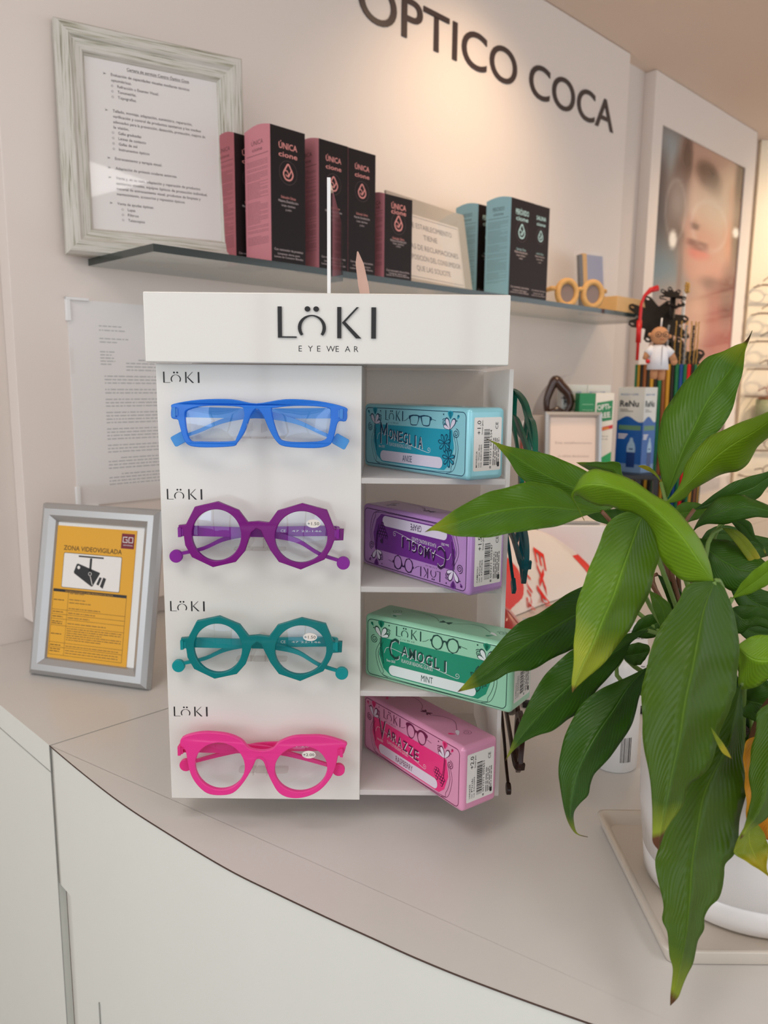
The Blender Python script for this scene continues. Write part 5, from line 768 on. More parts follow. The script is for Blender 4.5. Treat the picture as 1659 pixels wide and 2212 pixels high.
# ================================================================== boxes on the glass shelf
SZ = .5530
def solution_box(label, s, n, w, d, h, dark, side, acc, word, long_side=False, grp=None, rz=0.):
    t = thing('solution_box', label, 'box', at(s, n, SZ), WR+rz, grp)
    md_ = mat('carton_black', dark, .48, spec=.3); ms = mat('carton_%d_%d' % (side[0], side[2]), side, .5); ma = mat('foil_%d_%d' % (acc[0], acc[2]), acc, .35)
    b = MB(); b.box(0, 0, 0, w, d, h, md_); e = .00015
    b.add([(-e, 0, 0), (-e, d, 0), (-e, d, h), (-e, 0, h)], [(0, 1, 2, 3)], ms)
    V = []; n_ = 6      # domed lid flap
    for i in range(n_+1): y = d*i/n_; V += [(0, y, h+.005*math.sin(PI*i/n_)), (w, y, h+.005*math.sin(PI*i/n_))]
    b.add(V, [(2*i, 2*i+1, 2*i+3, 2*i+2) for i in range(n_)]+[tuple(range(0, 2*n_+1, 2))], ms, False)
    b.add(V, [tuple(range(2*n_+1, 0, -2))], md_, False)
    bd = ob('carton', b, t)
    k = Ink((0, 0, 0), (1, 0, 0), (0, 0, 1)); k.k = 2; f = w/.062; hh = h/.187
    k.text(word, w/2, h-.0285*hh, .0085*f, ma, 'c', w=min(.036, .0058*len(word)+.004)*f, off=.014); k.text('cione', w/2, h-.0395*hh, .0072*f, ma, 'c', w=.0335*f, off=.01)
    cy_ = h-.060*hh; r = .0160*f; k.line(circ(w/2, cy_, r, r, 32), .0004, mat('foil_dim', (104, 82, 84), .4), True)
    D_ = [(0, .0115), (.0045, .0060), (.0080, .0), (.0080, -.0040), (.0050, -.0085), (0, -.0100), (-.0050, -.0085), (-.0080, -.0040), (-.0080, 0), (-.0045, .0060)]
    k.line(smooth([(w/2+x*f, cy_+y*f) for x, y in D_], 4), .0022*f, ma, True)
    k.line([(w/2+x*f, cy_+y*f) for x, y in ((.0, -.0060), (.0030, -.0010), (.0055, .0035))], .0018*f, ma); k.line([(w/2+x*f, cy_+y*f) for x, y in ((-.0055, .0030), (-.0015, .0020), (.0010, -.0020), (-.0020, -.0050), (-.0045, -.0025))], .0016*f, ma)
    wm = mat('pale_print', (196, 180, 180), .5)
    for tx, z, hz in (('Solución Única', -.096, .0038), ('Máxima Desinfección', -.1015, .0036), ('Limpia, desinfecta', -.107, .0030), ('y aclara', -.1125, .0030)): k.text(tx, w/2, h+z*hh, hz*f, wm if 'Sol' not in tx else ma, 'c', sx=.85, off=.02 if 'Max' in tx else 0)
    for tx, z, hz in (('Con removedor de proteínas', .0175, .0034), ('Limpieza diaria para', .0120, .0028), ('Lentes de Contacto Blandas', .0075, .0028)): k.text(tx, w/2, z*hh, hz*f, wm, 'c', w=len(tx)*.0020*f)
    k.done('printed_front', bd)
    k = Ink((0, d, 0), (0, -1, 0), (0, 0, 1)); k.k = 3; dm = mat('side_print_%d' % side[2], [int(c*.45) for c in side], .5)
    k.text(word, d/2, h-.022*hh, .0065*f, dm, 'c', w=min(.6*d, .028)); k.text('cione', d/2, h-.0305*hh, .0055*f, dm, 'c', w=min(.5*d, .024)); k.rect(d*.08, h-.036*hh, d*.92, h-.0353*hh, dm)
    rr = random.Random(int(s*999)); dl = mat('side_fine_%d' % side[2], [int(c*.72) for c in side], .5); z = h-.042*hh
    while z > h*.14:
        if rr.random() > .12: k.scribble(d*.08, d*(.9 if rr.random() > .25 else .6), z, .0014, dl, rr)
        z -= .0021
    k.done('printed_side', bd); return t
DK = (28, 19, 21); PK = (204, 130, 140); RG = (226, 148, 142); LB = (146, 190, 202); LBA = (170, 206, 210)
G1 = 'solution boxes on the glass shelf'
solution_box('leftmost full black and pink solution box, beside the wooden frame', .3385, .211, .0630, .062, .1875, DK, PK, RG, 'ÚNICA', grp=G1)
solution_box('pink-sided solution box showing only a sliver behind the leftmost black and pink box', .3250, .142, .058, .05, .187, DK, (168, 92, 100), RG, 'ÚNICA', grp=G1)
solution_box('black and pink solution box behind the white fin of the display', .4290, .210, .0585, .060, .1878, DK, PK, RG, 'ÚNICA', grp=G1)
solution_box('black solution box showing only a thin pink edge, third from the wooden frame', .4892, .2095, .0588, .060, .1875, DK, PK, RG, 'ÚNICA', grp=G1)
solution_box('smallest black and pink solution box, beside the complaints sign', .5700, .2090, .066, .045, .1335, DK, PK, RG, 'ÚNICA', grp=G1)
solution_box('black solution box with broad light blue side, at the front of the blue pair', .9110, .2120, .0745, .060, .1840, DK, LB, LBA, 'PERÓXIDO', grp=G1)
solution_box('black and blue solution box at the right end of the shelf boxes', .9875, .2100, .058, .058, .1845, DK, LB, LBA, 'SALINA', grp=G1)
solution_box('light blue solution box partly hidden behind the broad blue-sided box', .9130, .1300, .070, .058, .1840, DK, LB, LBA, 'PERÓXIDO', grp=G1)

# complaints sign in a clear block frame
t = thing('sign_holder', 'tilted acrylic sign holder with ESTABLECIMIENTO TIENE HOJAS DE RECLAMACIONES notice on the shelf', 'sign', (.0185, 1.3892, SZ+.001), rot=(math.radians(-9.8), 0, math.radians(90-37.9)))
b = MB(); b.box(0, 0, 0, .25, .004, .157, mat('silver_grey_board', (176, 168, 158), .15, coat=.6)); ob('frame_board', b, t, .0008)
k = Ink((0, 0, 0), (1, 0, 0), (0, 0, 1)); k.k = 2; k.rect(.018, .012, .222, .128, mat('notice_cream', (216, 208, 202), .25, coat=.6)); k.k = 3
gq = mat('notice_print', (104, 100, 104), .5)
k.line([(.022, .016), (.218, .016), (.218, .124), (.022, .124)], .0010, gq, True)
for tx, z, w_ in (('ESTE ESTABLECIMIENTO', .104, .150), ('TIENE', .086, .045), ('HOJAS DE RECLAMACIONES', .066, .180), ('A DISPOSICIÓN DEL CONSUMIDOR', .047, .188), ('QUE LAS SOLICITE', .028, .110)): k.text(tx, .120, z, .0098, gq, 'c', w=w_)
k.done('printed_notice', t)
b = MB(); b.box(.0, -.0035, .0, .25, -.0015, .157, M['clear']); ob('acrylic_cover', b, t)

# round straw-coloured sunglasses, packet and wooden tray at the end of the shelf
t = thing('sunglasses', 'sunglasses with thick round straw-coloured rims lying on the glass shelf', 'sunglasses', at(1.152, .163, SZ+.0005), WR+math.radians(-27))
st = mat('straw_wood', (206, 162, 102), .6, vary=(60, .25), bump=(300, .5)); dkl = mat('sun_lens', (120, 96, 84), .08, coat=.5)
for cx_ in (.032, .098):
    b = MB(); P = [(cx_+.0235*math.cos(2*PI*i/28), .006, .031+.0265*math.sin(2*PI*i/28)) for i in range(29)]
    b.tube(P, .0068, st, 10, False); rim = ob('rim', b, t)
    b = MB(); V, F = fill2d([circ(cx_, .031, .021, .024, 24)], .0006); b.add([(v[0], v[2]+.006, v[1]) for v in V], F, dkl); ob('lens', b, t)
b = MB(); b.tube([(.057, .006, .038), (.065, .003, .041), (.073, .006, .038)], .005, st, 8); ob('bridge', b, t)
for x0, f in ((.004, -1), (.126, 1)):
    b = MB(); b.tube([(x0, .006, .040), (x0+f*.008, .012, .040), (x0+f*.009, .04, .038), (x0+f*.007, .10, .030)], [.005, .0055, .0045, .003], st, 8); ob('temple', b, t)
t = thing('wrapped_booklet', 'cellophane wrapped booklet with blue cover and yellow spine standing behind the straw sunglasses', 'booklet', at(1.352, .115, SZ+.0005), WR, rot=(math.radians(-7), 0, WR-.25))
b = MB(); b.box(.018, 0, 0, .072, .010, .145, mat('booklet_blue', (138, 146, 178), .5)); b.box(.004, -.0005, 0, .018, .0105, .147, mat('booklet_yellow', (212, 162, 70), .5)); b.box(-.006, .0, .0, .004, .01, .143, mat('booklet_navy', (52, 60, 72), .5)); ob('booklet', b, t, .0006)
k = Ink((0, 0, 0), (1, 0, 0), (0, 0, 1)); k.k = 4; k.rect(.022, .03, .044, .062, MATS['off_white_print']); k.k = 5; [k.rect(.024+i*.0022, .036, .0250+i*.0022, .056, M['ink']) for i in range(8)]; k.done('barcode_sticker', t)
b = MB(); b.box(-.010, -.003, 0, .076, .013, .153, mat('cellophane', (236, 236, 240), .08, alpha=.18, coat=.5)); ob('cellophane_sleeve', b, t)
t = thing('wooden_box', 'small open-grained wooden box at the right end of the glass shelf', 'box', at(1.358, .200, SZ+.0005), WR)
wd = mat('light_wood', (222, 180, 122), .5, vary=(30, .10)); b = MB()
b.box(0, 0, 0, .183, .006, .038, wd); b.box(0, .064, 0, .183, .07, .038, wd); b.box(0, .006, 0, .006, .064, .038, wd); b.box(.177, .006, 0, .183, .064, .038, wd); b.box(.006, .006, 0, .177, .064, .004, wd); ob('body', b, t, .0008)
b = MB(); b.box(.160, -.001, .001, .172, .071, .039, mat('cream_tape', (196, 170, 130), .4)); ob('strap', b, t)

# ================================================================== things standing on the back counter, beyond the tower
# black stand carrying the lens-solution cartons
t = thing('black_stand', 'low black metal stand carrying the lens solution cartons', 'stand', (.34, 1.678, 0))
b = MB(); b.box(.035, 0, .180, .262, .135, .190, M['black']); ob('shelf', b, t, .001)
for x, y in ((.045, .01), (.252, .01), (.045, .125), (.252, .125), (.192, .01)): b = MB(); b.box(x-.005, y-.005, .0, x+.005, y+.005, .18, M['black']); ob('leg', b, t)
def renu(label, x, y, rz, w=.064, d=.050, h=.188):
    t = thing('lens_solution_carton', label, 'box', (x, y, .1905), math.radians(rz), 'grey and blue lens solution cartons')
    gw = mat('carton_grey_white', (206, 208, 204), .45); bl = mat('carton_blue', (22, 84, 158), .4); dk = mat('carton_navy', (18, 52, 112), .4)
    b = MB(); b.box(0, 0, 0, w, d, h, gw); bd = ob('carton', b, t, .0006)
    for O, U, wd_, dim in (((0, 0, 0), (1, 0, 0), w, 1), ((w, 0, 0), (0, 1, 0), d, 0)):
        k = Ink(O, U, (0, 0, 1)); k.k = 2
        top = [(wd_*i/12, h*.60+.010*math.sin(PI*i/12)**2+.004*math.sin(2*PI*i/12)) for i in range(13)]
        k.poly([(0, 0)]+[(wd_, 0)]+top[::-1], bl); k.k = 3
        k.rect(wd_*.08, h*.50, wd_*.92, h*.555, mat('carton_olive', (92, 132, 100), .5)); k.rect(0, 0, wd_, h*.10, mat('carton_mist', (110, 140, 176), .5))
        k.text('ReNu', wd_*.08, h*.775, .0135, mat('slate_print', (56, 62, 66), .5), w=wd_*.72, off=.03)
        k.text('BAUSCH + LOMB', wd_*.10, h*.905, .0042, bl, w=wd_*.66); k.rect(wd_*.1, h*.735, wd_*.4, h*.742, M['txt']); k.rect(wd_*.1, h*.715, wd_*.6, h*.722, M['txt'])
        for i in range(3): k.rect(wd_*.08, h*(.44-.022*i), wd_*(.44-.05*i), h*(.452-.022*i), MATS['off_white_print'])
        k.k = 4; x0 = wd_*.60; s = wd_*.16
        k.poly([(x0-s, h*.06), (x0+s, h*.06), (x0+s, h*.30), (x0+s*.8, h*.34), (x0+s*.45, h*.37), (x0+s*.3, h*.41), (x0-s*.3, h*.41), (x0-s*.45, h*.37), (x0-s*.8, h*.34), (x0-s, h*.30)], mat('bottle_print', (150, 180, 204), .4)); k.k = 5; k.rect(x0-s, h*.06, x0+s, h*.24, dk); k.rect(x0-s*.5, h*.27, x0+s*.5, h*.285, dk)
        k.done('printed_face', bd)
    return t
renu('grey and blue solution carton showing two faces, beside the cord rack', .522, 1.760, -50, .066, .050, .188)
renu('leftmost grey and blue solution carton, half hidden by the green carton and the sign', .3905, 1.735, 0, .0545, .048, .192)
renu('middle grey and blue solution carton, its lower half hidden by the white and green carton', .4455, 1.735, 0, .0515, .048, .192)
t = thing('green_carton', 'plain green-sided carton with pale lines, just right above the silver sign frame', 'box', (.4165, 1.683, .1905), math.radians(0))
gr = mat('carton_green', (36, 134, 84), .45); b = MB(); b.box(0, 0, 0, .0340, .04, .174, gr); bd = ob('carton', b, t, .0005)
b = MB(); b.add([(0, 0, 0), (.001, 0, 0), (.001, 0, 0)], [(0, 1, 2)], gr)
k = Ink((0, 0, 0), (1, 0, 0), (0, 0, 1)); k.k = 2; [k.rect(.006, .150-.012*i, .030, .1508-.012*i, mat('pale_green', (170, 214, 180), .5)) for i in range(6)]; k.done('printed_side', bd)
t2 = thing('lens_care_carton', 'narrow white carton with red and green bands, right of the green-sided carton', 'box', (.4510, 1.683, .1905), math.radians(0))
b = MB(); b.box(0, 0, 0, .0395, .04, .175, mat('carton_ivory', (232, 226, 214), .45)); bd = ob('carton', b, t2, .0005)
k = Ink((0, 0, 0), (1, 0, 0), (0, 0, 1)); k.k = 2; k.poly([(.003, .112), (.037, .118), (.037, .160), (.003, .154)], gr); k.poly([(0, .090), (.0395, .100), (.0395, .108), (0, .098)], M['red']); k.poly([(0, 0), (.0395, 0), (.0395, .050), (.02, .038), (0, .026)], mat('carton_bright_green', (30, 160, 90), .45))
k.k = 3; k.text('OPTI-', .005, .138, .0115, MATS['off_white_print'], w=.029, rot=.15, off=.02); k.text('FREE', .005, .120, .0115, MATS['off_white_print'], w=.029, rot=.15, off=.02); k.text('Express', .008, .0945, .0058, mat('yellow_print', (240, 190, 40), .5), w=.024, rot=.2, off=.01); k.scribble(.008, .030, .082, .002, M['txt']); k.scribble(.008, .030, .076, .002, M['txt']); k.done('printed_front', bd)

# silver table frame with three grey lines
t = thing('table_sign_frame', 'silver frame with cream card and three faint grey lines beside the green carton', 'picture frame', (.338, 1.625, .09), rot=(math.radians(-7), 0, math.radians(2)))
bars(.122, .238, [(0, .004), (.001, -.004), (.007, -.006), (.012, -.001), (.012, .006), (0, .006)], M['silver'], M['silver'], 'frame', t)
b = MB(); b.box(.008, .002, .008, .114, .0045, .230, mat('cream_card', (236, 216, 202), .6)); ob('card', b, t)
k = Ink((0, .0019, 0), (1, 0, 0), (0, 0, 1)); k.k = 1
gp = mat('faint_grey_print', (178, 160, 152), .7)
for tx, z, w_ in (('Este establecimiento', .170, .078), ('no admite devoluciones', .142, .066), ('sanitarios', .110, .032)): k.text(tx, .063, z, .0056, gp, 'c', w=w_)
k.done('printed_text', t)
t = thing('riser_block', 'white riser block under the silver sign frame', 'riser', (.325, 1.612, 0))
b = MB(); b.box(0, 0, 0, .12, .07, .0895, M['whiteplastic']); b = MB(); b.box(-.0, .0, 0, .145, .05, .0895, M['whiteplastic']); ob('block', b, t, .002)
bpy.context.view_layer.update()
t = thing('grey_upright_card', 'plain grey-beige upright board to the left of the silver sign frame', 'board', (.305, 1.675, 0), 0)
b = MB(); b.box(0, 0, 0, .050, .012, .317, mat('grey_beige', (172, 160, 150), .4)); ob('board', b, t, .001)
t = thing('perfume_bottle', 'amber brown bottle with pale cap partly hidden behind the green glasses', 'bottle', (.296, 1.64, 0))
b = MB(); b.lathe([(0, 0), (.011, 0), (.012, .01), (.012, .27), (.009, .282), (0, .284)], mat('amber', (134, 56, 36), .2, coat=.5), 24); ob('body', b, t)
b = MB(); b.lathe([(0, .284), (.008, .284), (.008, .306), (0, .308)], M['paper'], 20); ob('cap', b, t)
# brown sunglasses perched on the grey board
t = thing('folded_sunglasses', 'dark brown sunglasses standing folded above the silver sign frame', 'sunglasses', (.378, 1.72, .3175))
bn = mat('dark_brown_acetate', (60, 38, 30), .2, coat=.5)
P = smooth([(-.022, 0), (-.024, .030), (-.014, .062), (-.006, .074), (.008, .060), (.022, .045), (.028, .022), (.018, .0)], 5, False)
b = MB(); b.tube([(x, .0, z) for x, z in P], [.0055+.0055*math.sin(PI*i/(len(P)-1)) for i in range(len(P))], bn, 8); b.tube([(.010, 0, .062), (.024, .01, .044), (.014, .02, .034)], .004, bn, 8); ob('frame', b, t)
b = MB(); b.tube([(-.024, 0, .0), (0, 0, .012), (.018, 0, .0)], .007, bn, 8); ob('folded_temple', b, t)
t3 = thing('riser_block', 'tall slim stand under the brown folded sunglasses', 'riser', (.352, 1.708, 0)); b = MB(); b.box(0, 0, 0, .048, .025, .309, MATS['grey_beige']); ob('block', b, t3, .001)
t = thing('curved_card', 'curved translucent grey card beside the brown folded sunglasses', 'card', (.335, 1.80, 0))
b = MB(); V = []; n = 14
for i in range(n+1):
    a = PI*.5*i/n; V += [(.085*(1-math.cos(a)), 0, .28+.125*math.sin(a)), (.085*(1-math.cos(a))*.15+.062, 0, .28+.118*math.sin(a))]
V += [(v[0], .003, v[2]) for v in V]; m_ = 2*(n+1)
b.add(V, [(2*i, 2*i+1, 2*i+3, 2*i+2) for i in range(n)]+[(m_+2*i, m_+2*i+2, m_+2*i+3, m_+2*i+1) for i in range(n)]+[(2*i, 2*i+2, m_+2*i+2, m_+2*i) for i in range(n)], mat('grey_translucent', (176, 166, 162), .3, alpha=.8)); b.box(0, 0, 0, .062, .003, .28, MATS['grey_translucent']); ob('card', b, t)

# courier bag
def pillow(name, outline, h, m, parent, z0=.001, wr=.006, seed=1, pw=2.6):
    """soft parcel: outline in plan, puffed to height h with creases"""
    P = [Vector(p) for p in smooth(outline, 5)]; c = sum(P, Vector((0, 0)))/len(P); R = 12; V = []; rr = random.Random(seed); ph = [rr.uniform(0, 6) for _ in range(6)]
    for j in range(R+1):
        f = j/R
        for i, p in enumerate(P):
            q = c.lerp(p, f); z = h*(1-f**pw)**.9 + wr*(1-f)*f*4*math.sin(i*.55+ph[0]+f*5)*.5 + wr*.5*math.sin(q.x*90+ph[1])*math.sin(q.y*70+ph[2])*(1-f**3)
            V.append((q.x, q.y, z0+max(z, .0008)))
    L = len(P); F = [(j*L+i, (j+1)*L+i, (j+1)*L+(i+1) % L, j*L+(i+1) % L) for j in range(R) for i in range(L)]
    b = MB(); b.add(V, F, m, True); k0 = [(p.x, p.y, z0) for p in P]; b.add(k0, [tuple(range(L))[::-1]], m); return ob(name, b, parent), c, P
t = thing('courier_bag', 'white plastic courier bag with red edge and red lettering lying on the counter', 'bag', (0, 0, 0))
wb = mat('bag_white', (232, 222, 214), .35, bump=(30, .9), coat=.2); rb = mat('bag_red', (226, 36, 22), .35, bump=(30, .6))
bagpts = [(.165, 1.215), (.29, 1.33), (.405, 1.45), (.425, 1.52), (.36, 1.595), (.22, 1.605), (.10, 1.57), (.09, 1.38)]
bo, c_, P_ = pillow('bag', bagpts, .115, wb, t, wr=.003, seed=4, pw=1.7)
def drape(x, y):      # height of the bag above the counter at x, y (nearest mesh vertex ray)
    bpy.context.view_layer.update(); r, l, nn, i = bo.ray_cast(Vector((x, y, 1)), Vector((0, 0, -1))); return (l.z if r else .003)
def drape_ink(ink, name, m):
    V = ink.mb.v; b = MB(); b.add([(v[0], v[1], drape(v[0], v[1])+.004) for v in V], ink.mb.f, m); ob(name, b, t)
k = Ink((.268, 1.395, 0), (.05, -1, 0), (1, .05, 0)); k.k = 0; k.text('Expre', .0, 0.006, .021, rb, w=.15, off=.01, res=4); k.text('Servicio Urge', -.05, -.024, .012, rb, w=.18, off=.0, res=4); drape_ink(k, 'lettering', rb)
strip = []
for p, q in (((.448, 1.62), (.418, 1.80)), ((.418, 1.80), (.335, 1.905)), ((.335, 1.905), (.20, 1.905))): strip.append((p, q))
b = MB()
RS = smooth([(.408, 1.455), (.425, 1.52), (.36, 1.593), (.22, 1.603)], 8, False); V = []
for (x, y) in RS:
    dx, dy = c_.x-x, c_.y-y; l = math.hypot(dx, dy); x2, y2 = x+dx/l*.046, y+dy/l*.046; xm_, ym_ = x+dx/l*.022, y+dy/l*.022; V += [(x, y, .003), (xm_, ym_, drape(xm_, ym_)+.002), (x2, y2, drape(x2, y2)+.0015)]
b.add(V, [(3*i+j, 3*i+3+j, 3*i+4+j, 3*i+1+j) for i in range(len(RS)-1) for j in (0, 1)], rb, True); ob('red_edge', b, t)
pillow('red_flap', [(.175, 1.225), (.225, 1.262), (.252, 1.31), (.235, 1.37), (.19, 1.39), (.13, 1.34)], .085, rb, t, z0=.004, wr=.012, seed=9)
t = thing('red_case', 'shiny dark red plastic case on the counter just behind the display tower', 'case', (0, 0, 0))
pillow('case', [(.145, 1.03), (.200, 1.06), (.218, 1.12), (.195, 1.185), (.14, 1.195), (.10, 1.11)], .055, mat('dark_red_gloss', (164, 20, 28), .15, coat=.6), t, wr=.006, seed=12)
t = thing('taupe_pouch', 'pile of soft taupe cloth pouches beside the courier bag under the silver sign', 'pouch', (0, 0, 0))
pillow('pouch', [(.36, 1.85), (.44, 1.84), (.51, 1.90), (.50, 2.02), (.43, 1.99), (.37, 1.93)], .085, mat('taupe_cloth', (158, 132, 112), .8, bump=(60, 1)), t, wr=.02, seed=21)
t = thing('folded_eyeglasses', 'folded brown glasses lying beside the courier bag', 'glasses', (.53, 1.72, .004), rot=(0, 0, .4))
b = MB(); b.tube([(p[0], p[1], .006) for p in smooth([(-.06, 0), (-.03, .02), (.0, .004), (.03, .02), (.06, 0)], 5, False)], .004, bn, 8); b.tube([(-.06, 0, .006), (.05, -.012, .004)], .003, bn, 8); b.tube([(.06, 0, .006), (-.05, -.018, .004)], .003, bn, 8); ob('frame', b, t)

# white bottle and white card on the counter between tower and plant
t = thing('spray_bottle', 'white plastic bottle with a barcode on its label standing between tower and plant pot', 'bottle', (.2370, .742, .0))
b = MB(); b.lathe([(0, 0), (.0205, 0), (.0222, .002), (.0222, .100), (.018, .112), (.010, .118), (0, .118)], M['whiteplastic'], 36); bd = ob('body', b, t)
b = MB(); b.lathe([(0, .118), (.010, .118), (.010, .132), (0, .134)], M['whiteplastic'], 24); ob('cap', b, t)
b = MB(); rr = random.Random(2); a = -1.62
while a < -1.08 + .0:
    w_ = rr.choice((.018, .018, .036, .05)); V = [(.02228*math.cos(q), .02228*math.sin(q), z) for z in (.012, .038) for q in (a, a+w_)]; b.add(V, [(0, 1, 3, 2)], M['ink']); a += w_+rr.choice((.02, .03, .04))
ob('barcode', b, bd)
t = thing('counter_card', 'white folded card with lines of small print on a black base, behind the plant leaves', 'card', (.150, .90, .0), rot=(0, 0, math.radians(-6)))
b = MB(); b.box(.02, -.02, 0, .175, .05, .008, M['black']); ob('base', b, t, .001)
b = MB(); b.add([(.02, -.015, .0085), (.17, -.015, .0085), (.17, .035, .095), (.02, .035, .095), (.02, .05, .0085), (.17, .05, .0085)], [(0, 1, 2, 3), (3, 2, 5, 4), (0, 3, 4), (1, 5, 2), (0, 4, 5, 1)], M['paper']); cdd = ob('card', b, t)
k = Ink((.02, -.015, .0085), (1, 0, 0), (0, .05, .0865)); k.k = 3; rr = random.Random(8)
for i in range(8): k.scribble(.06, .145, .088-i*.0085, .0022, M['txt'], rr)
k.done('printed_text', cdd)

# ================================================================== cord rack with the doll
RX, RY = .690, 1.930
t = thing('cord_rack', 'black revolving rack hung with glasses cords and gold chains', 'rack', (RX, RY, 0))
b = MB(); b.lathe([(0, 0), (.08, 0), (.08, .008), (.012, .014), (.007, .02), (.007, .60), (0, .602)], M['black'], 28); ob('pole', b, t)
def star(z, r, rot, nm, tilt=0.):
    b = MB(); P = []; n = 8; holes = []
    for i in range(n):
        a = rot+2*PI*i/n
        for da, rr_ in ((-.36, r*.60), (-.12, r*.94), (0, r), (.12, r*.94), (.36, r*.60)): P.append((rr_*math.cos(a+da), rr_*math.sin(a+da)))
        holes.append(circ(r*.88*math.cos(a), r*.88*math.sin(a), .0048, n=10))
    V, F = fill2d([P]+holes, .0016); ca, sa = math.cos(.95), math.sin(.95)
    b.add([(v[0]+tilt, -.012+v[1]*ca-v[2]*sa, z+v[1]*sa+v[2]*ca-.1*v[0]) for v in V], F, M['black']); ob(nm, b, t)
star(.535, .078, .25, 'star_disc', -.035); star(.432, .085, .65, 'star_disc', .022); star(.590, .032, .1, 'star_disc', -.005)
rr = random.Random(11)
cc = {'black': (24, 22, 24), 'ochre': (186, 140, 40), 'green': (10, 108, 70), 'blue': (18, 66, 140), 'brown': (132, 78, 42), 'red': (206, 24, 28), 'grey': (150, 150, 150)}
def cord(a, r, z1, ln_, col, rad=.0035, name='cord', bead=False):
    x, y = r*math.cos(a), r*math.sin(a); b = MB(); m_ = M['gold'] if col == 'gold' else mat('cord_'+col, cc[col], .6)
    if bead:
        z = z1
        while z > z1-ln_: b.ball((x+rr.uniform(-.001, .001), y, z), rad, m_, 5); z -= rad*1.9
    else: b.tube([(x, y, z1), (x+.002, y, z1-ln_*.5), (x, y+.002, z1-ln_)], rad, m_, 6)
    ob(name, b, t)
seq = ['green', 'ochre', 'black', 'brown', 'black', 'ochre', 'black', 'green', 'brown', 'ochre', 'black', 'green', 'blue', 'green', 'red', 'black']
for i in range(26):
    a = -2.85+i*.105; cord(a, .088, .432, .34+.04*rr.random(), seq[i % 16], .0045)
for i in range(6): cord(-1.75+i*.19, .068, .530, .11+.03*rr.random(), 'gold', .0019, 'chain', True)
for i in range(4): cord(-2.0+i*.3, .068, .52, .19, 'black' if i % 2 else 'grey', .003, 'chain', True)
for i in range(5): cord(-1.0+i*.3, .034, .622, .018, 'gold', .003, 'chain', True)
for i in range(3): cord(-1.9+i*.22, .06, .40, .42, 'black', .009)
t = thing('white_rod', 'thin white upright rod rising beside the gold chains of the cord rack', 'rod', (.735, 1.98, 0)); b = MB(); b.tube([(0, 0, 0), (0, 0, .615)], .0045, M['whiteplastic'], 10); ob('rod', b, t)
t = thing('glasses_lanyard', 'bright red glasses lanyard hanging from its hook to the left of the doll', 'cord', (0, 0, 0))
b = MB(); b.tube([(.622, 1.840, .603), (.605, 1.840, .598), (.592, 1.840, .585), (.586, 1.840, .567), (.584, 1.84, .50), (.584, 1.84, .44)], [.007, .006, .0035, .0035, .004, .0035], M['red'], 8)
b.tube([(.584, 1.84, .53), (.584, 1.84, .480)], .0062, M['red'], 8); ob('cord', b, t)
t = thing('keyring_doll', 'small plush doll with round glasses and white coat hanging in front of the cord rack', 'doll', (.5640, 1.640, .3815))
t.scale = (.8, .8, .8)
sk = mat('plush_skin', (198, 144, 104), .9, bump=(400, .6)); wc = mat('doll_coat', (226, 228, 236), .8)
b = MB(); b.ball((0, 0, .1275), .0228, sk, 16, 1.0, .85, 1.0); b.ball((-.025, 0, .130), .005, sk, 8); b.ball((.026, 0, .126), .005, sk, 8)
b.tube([(0, 0, .105), (0, 0, .09), (0, 0, .05), (0, 0, .040)], [.010, .018, .021, .018], sk, 16); b.tube([(-.008, 0, .045), (-.0085, 0, .028), (-.009, 0, .018)], [.010, .010, .008], sk, 12); b.tube([(.010, 0, .045), (.0105, 0, .026), (.011, 0, .015)], [.010, .010, .008], sk, 12)
b.tube([(.018, 0, .095), (.032, -.002, .080), (.040, -.004, .064)], [.009, .009, .0085], sk, 12); b.ball((.040, -.004, .062), .0088, sk, 8); b.tube([(-.018, 0, .095), (-.030, -.002, .082), (-.036, -.004, .068)], [.009, .008, .006], sk, 12); ob('body', b, t)
b = MB(); b.tube([(0, 0, .104), (0, 0, .095), (0, 0, .07), (0, 0, .042), (0, 0, .0415)], [.013, .0225, .0245, .0275, .020], wc, 20); b.tube([(.014, 0, .096), (.032, -.002, .080)], [.0115, .0120], wc, 12); b.tube([(-.014, 0, .096), (-.030, -.002, .080)], [.0115, .0105], wc, 12)
b.box(-.0006, -.0262, .045, .0006, -.0245, .100, mat('coat_seam', (150, 150, 158), .8)); ob('coat', b, t)
b = MB()
for x in (-.0105, .0095): b.tube([(x+.0072*math.cos(2*PI*i/16), -.0210, .1295+.0065*math.sin(2*PI*i/16)) for i in range(17)], .0008, bn, 6, False); b.ball((x, -.0185, .1295), .0022, bn, 6)
b.tube([(-.003, -.021, .131), (.002, -.021, .131)], .0008, bn, 6); ob('glasses', b, t)
b = MB(); b.tube([(-.006, -.0195, .1165), (0, -.0200, .1175), (.006, -.0195, .1165)], .0007, mat('mouth_thread', (160, 70, 56), .8), 6); ob('mouth', b, t)
b = MB(); b.ball((-.030, -.010, .062), .0055, M['red'], 8); ob('red_heart', b, t)
b = MB(); b.tube([(.002, 0, .150), (.003, 0, .172)], .0022, M['paper'], 8); ob('hanging_loop', b, t)

